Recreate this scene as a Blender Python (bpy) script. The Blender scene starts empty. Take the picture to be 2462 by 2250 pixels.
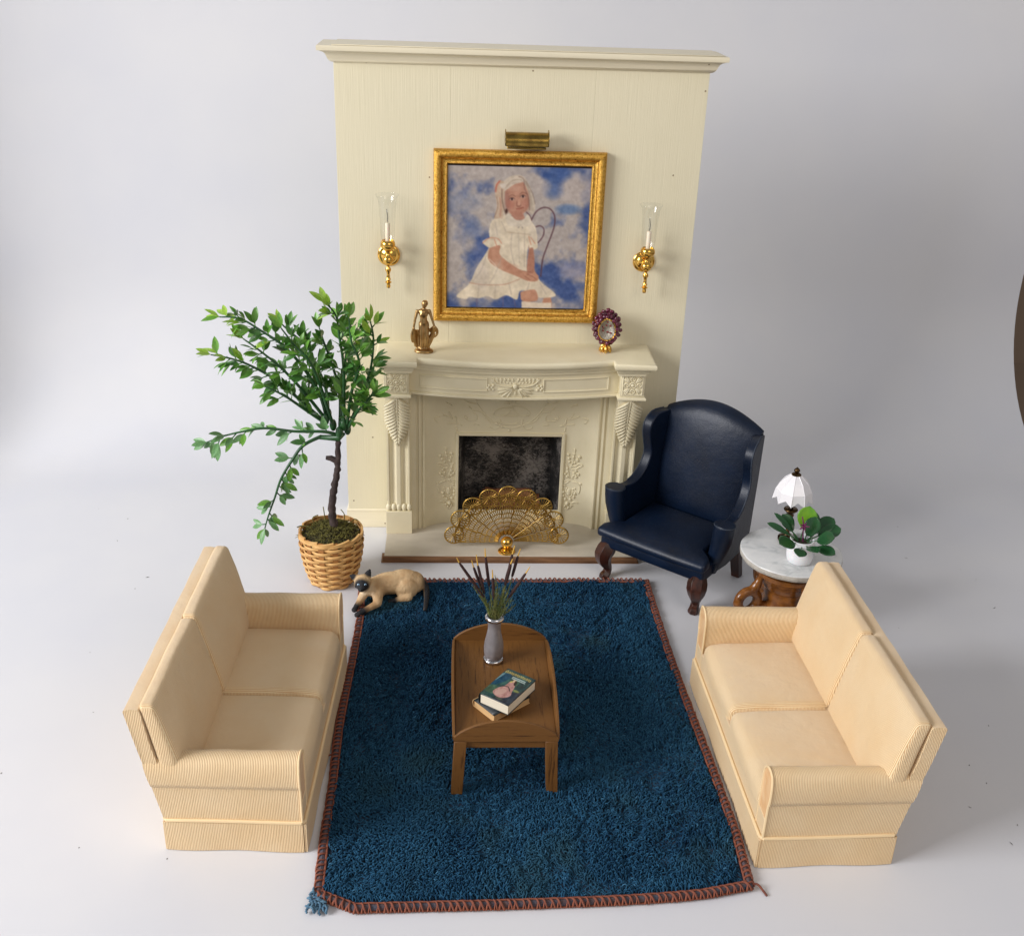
import bpy, bmesh, math, random
import numpy as np
from mathutils import Vector, Matrix, Euler, noise as mnoise
random.seed(7); rng = np.random.default_rng(7)
PI = math.pi; R = math.radians
scene = bpy.context.scene
col = scene.collection
def S(r, g, b):
    f = lambda c: c/12.92 if c <= .04045 else ((c+.055)/1.055)**2.4
    return (f(r/255), f(g/255), f(b/255))

# ------------------------------------------------------------------ camera
cd = bpy.data.cameras.new('camera'); cam = bpy.data.objects.new('camera', cd); col.objects.link(cam)
cd.sensor_width = 36; cd.sensor_fit = 'HORIZONTAL'; cd.lens = 2666.4459/2462*36
cam.location = (-.3572, -5.8913, 3.2245); cam.rotation_euler = (1.1238, -.0329, -.0474)
cd.clip_start = .05; cd.clip_end = 100
scene.camera = cam
# ------------------------------------------------------------------ world and light (indoor daylight from a window on the left)
w = bpy.data.worlds.new('World'); scene.world = w; w.use_nodes = True
bg = w.node_tree.nodes['Background']; bg.inputs[0].default_value = (*S(226, 228, 233), 1); bg.inputs[1].default_value = .385
def area(name, loc, target, size, sizey, power, colr):
    d = bpy.data.lights.new(name, 'AREA'); d.shape = 'RECTANGLE'; d.size = size; d.size_y = sizey; d.energy = power; d.color = colr
    o = bpy.data.objects.new(name, d); col.objects.link(o); o.location = loc
    o.rotation_euler = (Vector(target)-Vector(loc)).to_track_quat('-Z', 'Y').to_euler()
    return o
area('window_light', (-10.5, -5.4, 5.8), (0, -1.0, .5), 6.0, 5.0, 1700, S(253, 252, 254))
area('fill_light', (3.5, -8.5, 6.5), (0, -.6, .8), 5, 4, 170, S(255, 240, 226))  # added warm fill to lift the right side, no visible source
scene.view_settings.view_transform = 'Standard'; scene.view_settings.look = 'None'
scene.view_settings.exposure = 0; scene.view_settings.gamma = 1; scene.view_settings.use_curve_mapping = False

# ------------------------------------------------------------------ materials
MATS = {}
def nd(nt, t, **k):
    n = nt.nodes.new(t)
    for a, v in k.items(): setattr(n, a, v)
    return n
def coords(nt, scale=(1, 1, 1), kind='Object'):
    tc = nd(nt, 'ShaderNodeTexCoord'); mp = nd(nt, 'ShaderNodeMapping'); mp.inputs['Scale'].default_value = scale
    nt.links.new(tc.outputs[kind], mp.inputs[0]); return mp.outputs[0]
def noise_(nt, vec, scale, detail=4, rough=.55, dist=0):
    n = nd(nt, 'ShaderNodeTexNoise'); n.inputs['Scale'].default_value = scale; n.inputs['Detail'].default_value = detail
    n.inputs['Roughness'].default_value = rough; n.inputs['Distortion'].default_value = dist
    nt.links.new(vec, n.inputs['Vector']); return n.outputs[0]
def ramp(nt, fac, stops):
    r = nd(nt, 'ShaderNodeValToRGB'); e = r.color_ramp.elements
    while len(e) < len(stops): e.new(.5)
    for el, (p, c) in zip(e, stops): el.position = p; el.color = (*c, 1)
    nt.links.new(fac, r.inputs[0]); return r.outputs[0]
def bump(nt, h, strength, dist, prev=None):
    b = nd(nt, 'ShaderNodeBump'); b.inputs['Strength'].default_value = strength; b.inputs['Distance'].default_value = dist
    nt.links.new(h, b.inputs['Height'])
    if prev: nt.links.new(prev, b.inputs['Normal'])
    return b.outputs[0]
def base(name, c, rough=.5, metal=0, **kw):
    m = bpy.data.materials.new(name); m.use_nodes = True; nt = m.node_tree; p = nt.nodes['Principled BSDF']
    p.inputs['Base Color'].default_value = (*c, 1); p.inputs['Roughness'].default_value = rough; p.inputs['Metallic'].default_value = metal
    for k, v in kw.items(): p.inputs[k].default_value = v
    MATS[name] = m; return m, nt, p
def simple(name, c, rough=.5, metal=0, c2=None, ns=8, nstretch=(1, 1, 1), lo=.35, hi=.65, bs=0, bscale=60, bdist=.002, rvar=0, detail=4, bstretch=None, **kw):
    m, nt, p = base(name, c, rough, metal, **kw)
    if c2 is not None:
        f = noise_(nt, coords(nt, nstretch), ns, detail)
        nt.links.new(ramp(nt, f, [(lo, c), (hi, c2)]), p.inputs['Base Color'])
    if bs:
        f = noise_(nt, coords(nt, bstretch or nstretch), bscale, 3)
        nt.links.new(bump(nt, f, bs, bdist), p.inputs['Normal'])
    if rvar:
        f = noise_(nt, coords(nt), ns*1.7, 3); mr = nd(nt, 'ShaderNodeMapRange')
        mr.inputs['To Min'].default_value = max(.02, rough-rvar); mr.inputs['To Max'].default_value = rough+rvar
        nt.links.new(f, mr.inputs[0]); nt.links.new(mr.outputs[0], p.inputs['Roughness'])
    return m
# white paper sweep
m, nt, p = base('paper', S(215, 216, 220), .62)
f = noise_(nt, coords(nt), 1.1, 3); nt.links.new(ramp(nt, f, [(.3, S(212, 213, 218)), (.7, S(218, 218, 220))]), p.inputs['Base Color'])
nt.links.new(bump(nt, noise_(nt, coords(nt), 90, 3), .05, .002), p.inputs['Normal'])
simple('room_brown', S(150, 130, 112), .8)
# painted wood board with vertical grain
def painted(name, c, c2, stretch):
    m, nt, p = base(name, c, .5)
    g = noise_(nt, coords(nt, stretch), 1.0, 5, .65); b = noise_(nt, coords(nt), 1.3, 3)
    mx = nd(nt, 'ShaderNodeMix', data_type='RGBA'); mx.inputs[6].default_value = (*c, 1); mx.inputs[7].default_value = (*c2, 1)
    add = nd(nt, 'ShaderNodeMath', operation='MULTIPLY_ADD'); nt.links.new(g, add.inputs[0]); add.inputs[1].default_value = 1.3; nt.links.new(b, add.inputs[2])
    mr = nd(nt, 'ShaderNodeMapRange'); mr.inputs[1].default_value = .8; mr.inputs[2].default_value = 1.55; nt.links.new(add.outputs[0], mr.inputs[0])
    nt.links.new(mr.outputs[0], mx.inputs[0])
    vo = nd(nt, 'ShaderNodeTexVoronoi'); vo.inputs['Scale'].default_value = 7; nt.links.new(coords(nt), vo.inputs['Vector']); m3 = nd(nt, 'ShaderNodeMath', operation='LESS_THAN'); nt.links.new(vo.outputs['Distance'], m3.inputs[0]); m3.inputs[1].default_value = .034
    m4 = nd(nt, 'ShaderNodeMix', data_type='RGBA'); nt.links.new(m3.outputs[0], m4.inputs[0]); nt.links.new(mx.outputs[2], m4.inputs[6]); m4.inputs[7].default_value = (*S(140, 122, 92), 1); nt.links.new(m4.outputs[2], p.inputs['Base Color'])
    nt.links.new(bump(nt, g, .38, .004), p.inputs['Normal'])
painted('cream_board', S(229, 220, 190), S(220, 211, 180), (210, 210, 3.0))
painted('cream_trim', S(230, 220, 192), S(222, 212, 184), (3, 60, 60))
simple('mantel_cream', S(235, 225, 193), .42, c2=S(228, 217, 183), ns=5, bs=.06, bscale=120)
simple('hearth_marble', S(214, 205, 188), .28, c2=S(188, 178, 160), ns=3.2, nstretch=(1, 2.4, 1), detail=8, lo=.4, hi=.75)
simple('hearth_wood', S(140, 100, 64), .55, c2=S(104, 70, 42), ns=6, nstretch=(1, 8, 8))
m, nt, p = base('soot_print', S(30, 28, 26), .75)
f = noise_(nt, coords(nt, (1, 1, 1.5)), 42, 9, .82, .9); g = noise_(nt, coords(nt), 5, 3)
mu = nd(nt, 'ShaderNodeMath', operation='MULTIPLY_ADD'); nt.links.new(g, mu.inputs[0]); mu.inputs[1].default_value = .7; nt.links.new(f, mu.inputs[2])
nt.links.new(ramp(nt, mu.outputs[0], [(.76, S(10, 10, 11)), (.83, S(54, 51, 49)), (.95, S(138, 132, 126))]), p.inputs['Base Color'])
simple('iron', S(26, 25, 26), .5, .6)
simple('log_bark', S(150, 94, 58), .8, c2=S(92, 56, 36), ns=14, nstretch=(1, 5, 5), bs=.4, bscale=40, bdist=.006)
# metals
simple('gold', S(232, 184, 92), .16, 1)
simple('gold_bright', S(206, 168, 90), .36, 1, c2=S(176, 138, 68), ns=12)
m, nt, p = base('gold_leaf', S(190, 142, 60), .36, 1)
f = noise_(nt, coords(nt), 85, 6, .75); nt.links.new(ramp(nt, f, [(.34, S(130, 84, 32)), (.45, S(206, 156, 66)), (.66, S(236, 194, 104))]), p.inputs['Base Color'])
nt.links.new(bump(nt, f, .8, .006), p.inputs['Normal'])
simple('brass_old', S(176, 146, 74), .22, 1, c2=S(126, 100, 52), ns=18, rvar=.1)
simple('bronze_dark', S(112, 88, 56), .28, 1, c2=S(66, 50, 34), ns=20, rvar=.1)
simple('bronze', S(196, 162, 112), .34, 1, c2=S(160, 126, 80), ns=22, bs=.15, bscale=160)
simple('pewter', S(146, 142, 144), .38, .25, c2=S(126, 121, 123), ns=16, bs=.1, bscale=120)
simple('silver', S(205, 205, 208), .18, 1)
simple('pearl', S(188, 182, 168), .3, .35, c2=S(132, 124, 110), ns=60, bs=.8, bscale=140, bdist=.006)
# glass
m, nt, p = base('clear_glass', (1, 1, 1), .02)
tr_ = nd(nt, 'ShaderNodeBsdfTransparent'); tr_.inputs[0].default_value = (.975, .98, .98, 1); gl_ = nd(nt, 'ShaderNodeBsdfGlossy'); gl_.inputs['Roughness'].default_value = .04
lw_ = nd(nt, 'ShaderNodeLayerWeight'); lw_.inputs[0].default_value = .3; pw_ = nd(nt, 'ShaderNodeMath', operation='POWER'); nt.links.new(lw_.outputs['Facing'], pw_.inputs[0]); pw_.inputs[1].default_value = 2.2; ma_ = nd(nt, 'ShaderNodeMath', operation='MULTIPLY_ADD'); nt.links.new(pw_.outputs[0], ma_.inputs[0]); ma_.inputs[1].default_value = .5; ma_.inputs[2].default_value = .05; mx_ = nd(nt, 'ShaderNodeMixShader'); nt.links.new(ma_.outputs[0], mx_.inputs[0]); nt.links.new(tr_.outputs[0], mx_.inputs[1]); nt.links.new(gl_.outputs[0], mx_.inputs[2])
nt.links.new(mx_.outputs[0], nt.nodes['Material Output'].inputs['Surface'])
simple('candle', S(236, 222, 196), .45, **{'Subsurface Weight': .15})
# fabrics
def rib(name, axis, pitch=.0061):
    m, nt, p = base(name, S(248, 226, 184), .62); p.inputs['Sheen Weight'].default_value = .25; p.inputs['Sheen Roughness'].default_value = .4
    tc = nd(nt, 'ShaderNodeTexCoord'); sp = nd(nt, 'ShaderNodeSeparateXYZ'); nt.links.new(tc.outputs['Object'], sp.inputs[0])
    wob = noise_(nt, tc.outputs['Object'], 9, 2)
    k = nd(nt, 'ShaderNodeMath', operation='MULTIPLY_ADD'); nt.links.new(wob, k.inputs[0]); k.inputs[1].default_value = .004
    sn = nd(nt, 'ShaderNodeSeparateXYZ'); nt.links.new(tc.outputs['Normal'], sn.inputs[0]); ab = nd(nt, 'ShaderNodeMath', operation='ABSOLUTE'); nt.links.new(sn.outputs[1], ab.inputs[0])
    gt = nd(nt, 'ShaderNodeMath', operation='GREATER_THAN'); nt.links.new(ab.outputs[0], gt.inputs[0]); gt.inputs[1].default_value = .8 if axis == 1 else -1
    mf = nd(nt, 'ShaderNodeMix', data_type='FLOAT'); nt.links.new(gt.outputs[0], mf.inputs[0]); nt.links.new(sp.outputs[axis], mf.inputs[2]); nt.links.new(sp.outputs[0], mf.inputs[3]); nt.links.new(mf.outputs[0], k.inputs[2])
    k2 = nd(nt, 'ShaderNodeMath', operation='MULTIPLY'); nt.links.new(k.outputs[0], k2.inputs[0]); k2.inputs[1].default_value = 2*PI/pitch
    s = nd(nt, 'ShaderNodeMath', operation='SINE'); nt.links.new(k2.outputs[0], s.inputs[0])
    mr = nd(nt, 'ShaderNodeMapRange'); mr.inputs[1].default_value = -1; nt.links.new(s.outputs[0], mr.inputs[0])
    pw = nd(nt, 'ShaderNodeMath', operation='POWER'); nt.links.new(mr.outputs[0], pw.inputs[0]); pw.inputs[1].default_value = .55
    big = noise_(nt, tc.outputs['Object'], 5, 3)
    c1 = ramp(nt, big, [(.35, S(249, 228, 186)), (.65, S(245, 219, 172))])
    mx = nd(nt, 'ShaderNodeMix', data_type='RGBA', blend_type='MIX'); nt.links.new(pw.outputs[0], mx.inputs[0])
    mx.inputs[6].default_value = (*S(220, 172, 118), 1); nt.links.new(c1, mx.inputs[7]); nt.links.new(mx.outputs[2], p.inputs['Base Color'])  # shade between the ribs painted in as a darker groove colour
    b0 = bump(nt, noise_(nt, tc.outputs['Object'], 11, 3), .22, .03); nt.links.new(bump(nt, pw.outputs[0], .8, .0028, b0), p.inputs['Normal'])
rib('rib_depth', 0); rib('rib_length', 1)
simple('piping', S(238, 210, 164), .6, bs=.5, bscale=260, bdist=.002)
m, nt, p = base('navy_leather', S(7, 21, 40), .42); p.inputs['Specular IOR Level'].default_value = .38
f = noise_(nt, coords(nt), 6, 4); nt.links.new(ramp(nt, f, [(.3, S(5, 17, 35)), (.7, S(9, 26, 49))]), p.inputs['Base Color'])
b1 = bump(nt, noise_(nt, coords(nt), 150, 4, .6), .22, .003); nt.links.new(bump(nt, noise_(nt, coords(nt), 14, 3), .12, .02, b1), p.inputs['Normal'])
simple('leather_edge', S(52, 60, 72), .6, c2=S(30, 42, 60), ns=40, bs=.6, bscale=90, bdist=.004)
simple('mahogany', S(70, 36, 24), .34, c2=S(42, 20, 14), ns=8, nstretch=(6, 6, 1), bs=.08, bscale=60)
simple('carved_wood', S(146, 92, 40), .18, c2=S(92, 52, 22), ns=7, nstretch=(3, 3, 5), lo=.3, hi=.7, rvar=.05)
simple('dark_wood', S(48, 30, 22), .5)
def oak(name, stretch):
    m, nt, p = base(name, S(120, 80, 42), .5, **{'Specular IOR Level': .35})
    g = noise_(nt, coords(nt, stretch), 1, 6, .7, .1); b = noise_(nt, coords(nt, tuple(s*.25 for s in stretch)), 1, 3)
    a = nd(nt, 'ShaderNodeMath', operation='MULTIPLY_ADD'); nt.links.new(g, a.inputs[0]); a.inputs[1].default_value = 1.2; nt.links.new(b, a.inputs[2])
    nt.links.new(ramp(nt, a.outputs[0], [(.60, S(46, 27, 12)), (.84, S(86, 55, 24)), (1.0, S(116, 78, 37))]), p.inputs['Base Color'])
    nt.links.new(bump(nt, g, .25, .003), p.inputs['Normal'])
oak('oak_y', (190, 9, 60)); oak('oak_x', (10, 90, 170)); oak('oak_z', (150, 150, 10))
m, nt, p = base('white_marble', S(222, 222, 220), .22)
f = noise_(nt, coords(nt, (1, 1.6, 1)), 7, 7, .6, 1.2); nt.links.new(ramp(nt, f, [(.30, S(184, 188, 188)), (.46, S(218, 219, 218)), (.7, S(230, 230, 228))]), p.inputs['Base Color'])
simple('marble_rough', S(196, 190, 178), .7, c2=S(170, 164, 154), ns=20, bs=.7, bscale=70, bdist=.006)
simple('white_porcelain', S(236, 236, 238), .2, **{'Subsurface Weight': .1})
simple('white_plastic', S(238, 234, 236), .16, **{'Subsurface Weight': .25, 'Subsurface Radius': (.02, .02, .02)})
simple('shade_white', S(240, 238, 240), .22)
simple('leaf_dark', S(58, 106, 48), .34, c2=S(80, 130, 56), ns=9, **{'Subsurface Weight': .05})
simple('leaf_mid', S(88, 142, 52), .34, c2=S(118, 166, 64), ns=9, **{'Subsurface Weight': .05})
simple('leaf_young', S(136, 176, 52), .34, c2=S(164, 198, 80), ns=9, **{'Subsurface Weight': .08})
simple('leaf_inner', S(66, 116, 50), .34, c2=S(104, 154, 60), ns=14)
simple('leaf_blue', S(84, 130, 80), .38, c2=S(112, 156, 96), ns=9)
simple('stem_green', S(44, 92, 46), .35, c2=S(34, 72, 40), ns=12)
simple('bark', S(78, 64, 60), .85, c2=S(50, 40, 38), ns=30, bs=.7, bscale=60, bdist=.006)
simple('wicker', S(226, 182, 116), .5, c2=S(204, 152, 86), ns=11, lo=.3, hi=.7, bs=.25, bscale=150, bstretch=(1, 1, 6))
simple('wicker_dark', S(150, 100, 52), .6, c2=S(176, 122, 64), ns=9)
simple('moss', S(122, 116, 52), .9, c2=S(76, 72, 34), ns=30)
simple('soil', S(44, 38, 24), .95)
simple('plant_leaf', S(34, 76, 44), .2, c2=S(48, 94, 52), ns=9)
simple('plant_lime', S(122, 170, 40), .3, c2=S(70, 130, 44), ns=9)
simple('purple_stem', S(110, 30, 84), .4)
simple('burgundy', S(108, 26, 58), .22, c2=S(66, 12, 36), ns=26, **{'Coat Weight': .4})
simple('jewel_red', S(120, 16, 34), .06, **{'Coat Weight': 1.0})
simple('cattail_brown', S(64, 38, 34), .85, c2=S(46, 26, 26), ns=60, bs=.5, bscale=300)
simple('straw', S(206, 162, 70), .6)
simple('dry_grass', S(120, 118, 60), .8, c2=S(84, 100, 48), ns=30)
simple('pages', S(240, 232, 212), .75, c2=S(226, 214, 190), ns=3, nstretch=(1, 1, 260), bs=.4, bscale=3, bstretch=(1, 1, 260), bdist=.001)
simple('tan_cover', S(214, 176, 124), .6); simple('dark_cover', S(24, 32, 34), .35); simple('paper_white', S(226, 228, 230), .6)
simple('rug_base', S(16, 34, 54), .95)
simple('rug_edge', S(74, 78, 92), .95, c2=S(96, 70, 64), ns=40, bs=.6, bscale=200, bdist=.004)
simple('rust_thread', S(150, 86, 62), .9, c2=S(112, 62, 50), ns=30, bs=.4, bscale=400, bdist=.002)
simple('yarn_blue', S(96, 132, 154), .95, c2=S(60, 92, 116), ns=40)
simple('speck', S(70, 64, 60), .9)
simple('white_scrap', S(238, 238, 238), .6)
def attr_mat(name, rough=.5, bs=0, bscale=100, bdist=.002, **kw):
    m, nt, p = base(name, (1, 1, 1), rough, **kw); a = nd(nt, 'ShaderNodeAttribute'); a.attribute_name = 'Col'
    nt.links.new(a.outputs['Color'], p.inputs['Base Color'])
    if bs: nt.links.new(bump(nt, noise_(nt, coords(nt), bscale, 3), bs, bdist), p.inputs['Normal'])
    return m
attr_mat('canvas_print', .55, .12, 160, **{'Specular IOR Level': .2}); attr_mat('cover_print', .28); attr_mat('cat_fur', .75, .55, 75, .008); attr_mat('rug_pile', .95, **{'Specular IOR Level': .12})

# ------------------------------------------------------------------ mesh helpers
class MB:
    def __init__(s): s.v = []; s.f = []
    def add(s, v, f):
        o = len(s.v); s.v += [tuple(map(float, p)) for p in v]; s.f += [tuple(i+o for i in q) for q in f]; return s
    def box(s, x0, x1, y0, y1, z0, z1):
        return s.add([(x0,y0,z0),(x1,y0,z0),(x1,y1,z0),(x0,y1,z0),(x0,y0,z1),(x1,y0,z1),(x1,y1,z1),(x0,y1,z1)],
                     [(0,3,2,1),(4,5,6,7),(0,1,5,4),(1,2,6,5),(2,3,7,6),(3,0,4,7)])
    def loft(s, rings, cap=True, close=True):
        n = len(rings[0]); v = [p for r in rings for p in r]; f = []
        for i in range(len(rings)-1):
            for j in range(n if close else n-1):
                k = (j+1) % n; f.append((i*n+j, i*n+k, (i+1)*n+k, (i+1)*n+j))
        if cap: f.append(tuple(range(n-1, -1, -1))); f.append(tuple((len(rings)-1)*n+j for j in range(n)))
        return s.add(v, f)
    def prism(s, poly, fn, a0, a1):      # fn(p, q, a) -> xyz
        return s.loft([[fn(p, q, a0) for p, q in poly], [fn(p, q, a1) for p, q in poly]])
    def lathe(s, prof, n=24, c=(0,0,0), cap=True, mod=None):
        rings = []
        for r, z in prof:
            rings.append([(c[0]+r*(mod(2*PI*j/n, z) if mod else 1)*math.cos(2*PI*j/n), c[1]+r*(mod(2*PI*j/n, z) if mod else 1)*math.sin(2*PI*j/n), c[2]+z) for j in range(n)])
        return s.loft(rings, cap)
    def tube(s, pts, rad, n=8, cap=True, closed=False):
        pts = [Vector(p) for p in pts]; N = len(pts)
        if not hasattr(rad, '__len__'): rad = [rad]*N
        rings = []; up = Vector((0, 0, 1)); prev = None
        for i, p in enumerate(pts):
            if closed: t = (pts[(i+1) % N]-pts[i-1]).normalized()
            else: t = (pts[min(i+1, N-1)]-pts[max(i-1, 0)]).normalized()
            if prev is None:
                u = t.orthogonal().normalized() if abs(t.z) > .95 else t.cross(up).normalized()
            else:
                u = (prev-t*prev.dot(t)).normalized()
            prev = u; b = t.cross(u)
            rings.append([p+(u*math.cos(2*PI*j/n)+b*math.sin(2*PI*j/n))*rad[i] for j in range(n)])
        if closed: rings.append(rings[0]); return s.loft(rings, False)
        return s.loft(rings, cap)
    def ell(s, c, r, rot=None, nu=14, nv=9):
        c = Vector(c); rot = rot or Matrix.Identity(3); v = [c+rot @ Vector((0, 0, -r[2]))]
        for i in range(1, nv):
            a = -PI/2+PI*i/nv
            for j in range(nu):
                b = 2*PI*j/nu; v.append(c+rot @ Vector((r[0]*math.cos(a)*math.cos(b), r[1]*math.cos(a)*math.sin(b), r[2]*math.sin(a))))
        v.append(c+rot @ Vector((0, 0, r[2]))); f = []
        for j in range(nu): f.append((0, 1+(j+1) % nu, 1+j)); f.append((len(v)-1, 1+(nv-2)*nu+j, 1+(nv-2)*nu+(j+1) % nu))
        for i in range(nv-2):
            for j in range(nu): k = (j+1) % nu; f.append((1+i*nu+j, 1+i*nu+k, 1+(i+1)*nu+k, 1+(i+1)*nu+j))
        return s.add(v, f)
    def grid(s, fn, nu, nv, keep=None):
        v = [fn(i/nu, j/nv) for i in range(nu+1) for j in range(nv+1)]; f = []
        for i in range(nu):
            for j in range(nv):
                if keep is None or keep(i, j): a = i*(nv+1)+j; f.append((a, a+nv+1, a+nv+2, a+1))
        return s.add(v, f)
    def mesh(s, name, mat, smooth=True, ang=38):
        me = bpy.data.meshes.new(name); me.from_pydata(s.v, [], s.f); me.update()
        bm = bmesh.new(); bm.from_mesh(me); bmesh.ops.recalc_face_normals(bm, faces=bm.faces); bm.to_mesh(me); bm.free()
        if smooth:
            me.polygons.foreach_set('use_smooth', [True]*len(me.polygons))
            if ang < 180: me.set_sharp_from_angle(angle=R(ang))
        if mat: me.materials.append(MATS[mat])
        return me
    def obj(s, name, mat, parent=None, smooth=True, ang=38, bevel=0, seg=2, solid=0):
        return link(name, s.mesh(name, mat, smooth, ang), parent, bevel, seg, solid)
def link(name, me, parent=None, bevel=0, seg=2, solid=0):
    o = bpy.data.objects.new(name, me); col.objects.link(o); o.parent = parent
    if solid: md = o.modifiers.new('solid', 'SOLIDIFY'); md.thickness = solid; md.offset = 0
    if bevel:
        md = o.modifiers.new('bevel', 'BEVEL'); md.width = bevel; md.segments = seg; md.limit_method = 'ANGLE'; md.angle_limit = R(40); md.harden_normals = False
    return o
def empty(name, label, cat, loc=(0,0,0), rz=0, group=None):
    o = bpy.data.objects.new(name, None); col.objects.link(o); o.location = loc; o.rotation_euler = (0, 0, rz); o.empty_display_size = .05
    o['label'] = label; o['category'] = cat
    if group: o['group'] = group
    return o
def tag(o, label, cat, group=None):
    o['label'] = label; o['category'] = cat
    if group: o['group'] = group
    return o
def copy_tree(o, parent=None):
    c = o.copy(); col.objects.link(c); c.parent = parent
    for ch in list(o.children): copy_tree(ch, c)
    return c
def basis(direction, normal=(0,0,1)):     # columns: x=side, y=along, z=normal
    y = Vector(direction).normalized(); z = Vector(normal); z = (z-y*z.dot(y))
    if z.length < 1e-4: z = y.orthogonal()
    z.normalize(); x = y.cross(z); m = Matrix.Identity(3); m.col[0] = x; m.col[1] = y; m.col[2] = z; return m
def spline(pts, n=8):                     # Catmull-Rom through points
    P = [Vector(p) for p in pts]; out = []
    for i in range(len(P)-1):
        a, b, c, d = P[max(i-1, 0)], P[i], P[i+1], P[min(i+2, len(P)-1)]
        for k in range(n):
            t = k/n; out.append(.5*((2*b)+(c-a)*t+(2*a-5*b+4*c-d)*t*t+(3*b-a-3*c+d)*t**3))
    out.append(P[-1]); return out
def rbox(hx, hy, hz, r, nx=8, ny=8, nz=4, puff=(0,0,0)):   # rounded, pillowed box centred on the origin
    def ax(h, n):
        a = [-h+r*k/3 for k in range(3)]; m = [-h+r+(2*h-2*r)*k/n for k in range(n+1)]
        return a+m+[-x for x in reversed(a)]
    X, Y, Z = ax(hx, nx), ax(hy, ny), ax(hz, nz); mb = MB()
    def fix(p):
        q = Vector((max(-hx+r, min(hx-r, p[0])), max(-hy+r, min(hy-r, p[1])), max(-hz+r, min(hz-r, p[2]))))
        d = Vector(p)-q; q = q+d.normalized()*r if d.length > 1e-9 else q
        u, v, t = q.x/hx, q.y/hy, q.z/hz
        e = lambda a: 1-abs(a)**2.4
        q.x += puff[0]*math.copysign(abs(u)**1.5, u)*e(v)*e(t); q.y += puff[1]*math.copysign(abs(v)**1.5, v)*e(u)*e(t); q.z += puff[2]*math.copysign(abs(t)**1.2, t)*e(u)*e(v)
        return q
    for A, B, fn in ((X, Y, lambda a, b, s: (a, b, s*hz)), (Y, Z, lambda a, b, s: (s*hx, a, b)), (X, Z, lambda a, b, s: (a, s*hy, b))):
        for sgn in (-1, 1):
            v = [fix(fn(a, b, sgn)) for a in A for b in B]; f = []
            for i in range(len(A)-1):
                for j in range(len(B)-1): k = i*len(B)+j; f.append((k, k+len(B), k+len(B)+1, k+1))
            mb.add(v, f)
    return mb
def weld(mb, name, mat, parent, xf=None, ang=180):
    if xf: mb.v = [tuple(xf(Vector(p))) for p in mb.v]
    me = bpy.data.meshes.new(name); me.from_pydata(mb.v, [], mb.f)
    bm = bmesh.new(); bm.from_mesh(me); bmesh.ops.remove_doubles(bm, verts=bm.verts, dist=1e-5); bmesh.ops.recalc_face_normals(bm, faces=bm.faces); bm.to_mesh(me); bm.free()
    me.polygons.foreach_set('use_smooth', [True]*len(me.polygons))
    if ang < 180: me.set_sharp_from_angle(angle=R(ang))
    me.materials.append(MATS[mat]); return link(name, me, parent)
def fused(mb, name, mat, voxel, smooth=6, fac=.5):          # overlapping solids -> one continuous skin
    me = bpy.data.meshes.new(name+'_raw'); me.from_pydata(mb.v, [], mb.f)
    bm = bmesh.new(); bm.from_mesh(me); bmesh.ops.recalc_face_normals(bm, faces=bm.faces); bm.to_mesh(me); bm.free()
    o = bpy.data.objects.new(name+'_raw', me); col.objects.link(o)
    md = o.modifiers.new('r', 'REMESH'); md.mode = 'VOXEL'; md.voxel_size = voxel
    md = o.modifiers.new('s', 'SMOOTH'); md.iterations = smooth; md.factor = fac
    dg = bpy.context.evaluated_depsgraph_get(); dg.update(); out = bpy.data.meshes.new_from_object(o.evaluated_get(dg))
    bpy.data.objects.remove(o); bpy.data.meshes.remove(me); out.name = name
    out.polygons.foreach_set('use_smooth', [True]*len(out.polygons)); out.materials.clear(); out.materials.append(MATS[mat]); return out
def set_col(me, cols):                    # per-vertex linear colour
    a = me.color_attributes.new('Col', 'FLOAT_COLOR', 'POINT'); c = np.ones((len(me.vertices), 4), np.float32); c[:, :3] = cols; a.data.foreach_set('color', c.ravel())
def capsule(mb, a, b, ra, rb, n=10):
    a, b = Vector(a), Vector(b); mb.tube([a.lerp(b, t) for t in (0, .25, .5, .75, 1)], [ra+(rb-ra)*t for t in (0, .25, .5, .75, 1)], n); mb.ell(a, (ra,)*3, nu=n, nv=6); mb.ell(b, (rb,)*3, nu=n, nv=6)
def lin(a):                               # sRGB 0-255 array -> linear
    a = np.clip(np.asarray(a, float)/255, 0, 1); return np.where(a <= .04045, a/12.92, ((a+.055)/1.055)**2.4)

# ================================================================== SETTING
def sweep(u, v):
    x = -6.5+10.25*u; L1 = 9.0; y0 = .6; r = 1.1; arc = r*PI/2; s = v*(L1+arc+5.0)
    if s < L1: y, z = y0-L1+s, 0
    elif s < L1+arc: a = (s-L1)/r; y, z = y0+r*math.sin(a), r-r*math.cos(a)
    else: y, z = y0+r, r+(s-L1-arc)
    c = max(0, -3.1-x); k = math.exp(-((s-L1-.55)/.75)**2)     # left edge curl added so the paper shades itself there
    return (x+.12*c*c*k, y-.16*c*c*k, z+.66*c*c*k)
o = MB().grid(sweep, 80, 180).obj('backdrop', 'paper', None, ang=180); o['kind'] = 'structure'
o = MB().box(-12, 12, 3.6, 3.7, -1, 8).obj('wall', 'room_brown'); o['kind'] = 'structure'
o = MB().box(-12, 12, -10, 3.6, -.3, -.2).obj('floor', 'room_brown'); o['kind'] = 'structure'
mb = MB()
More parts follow.
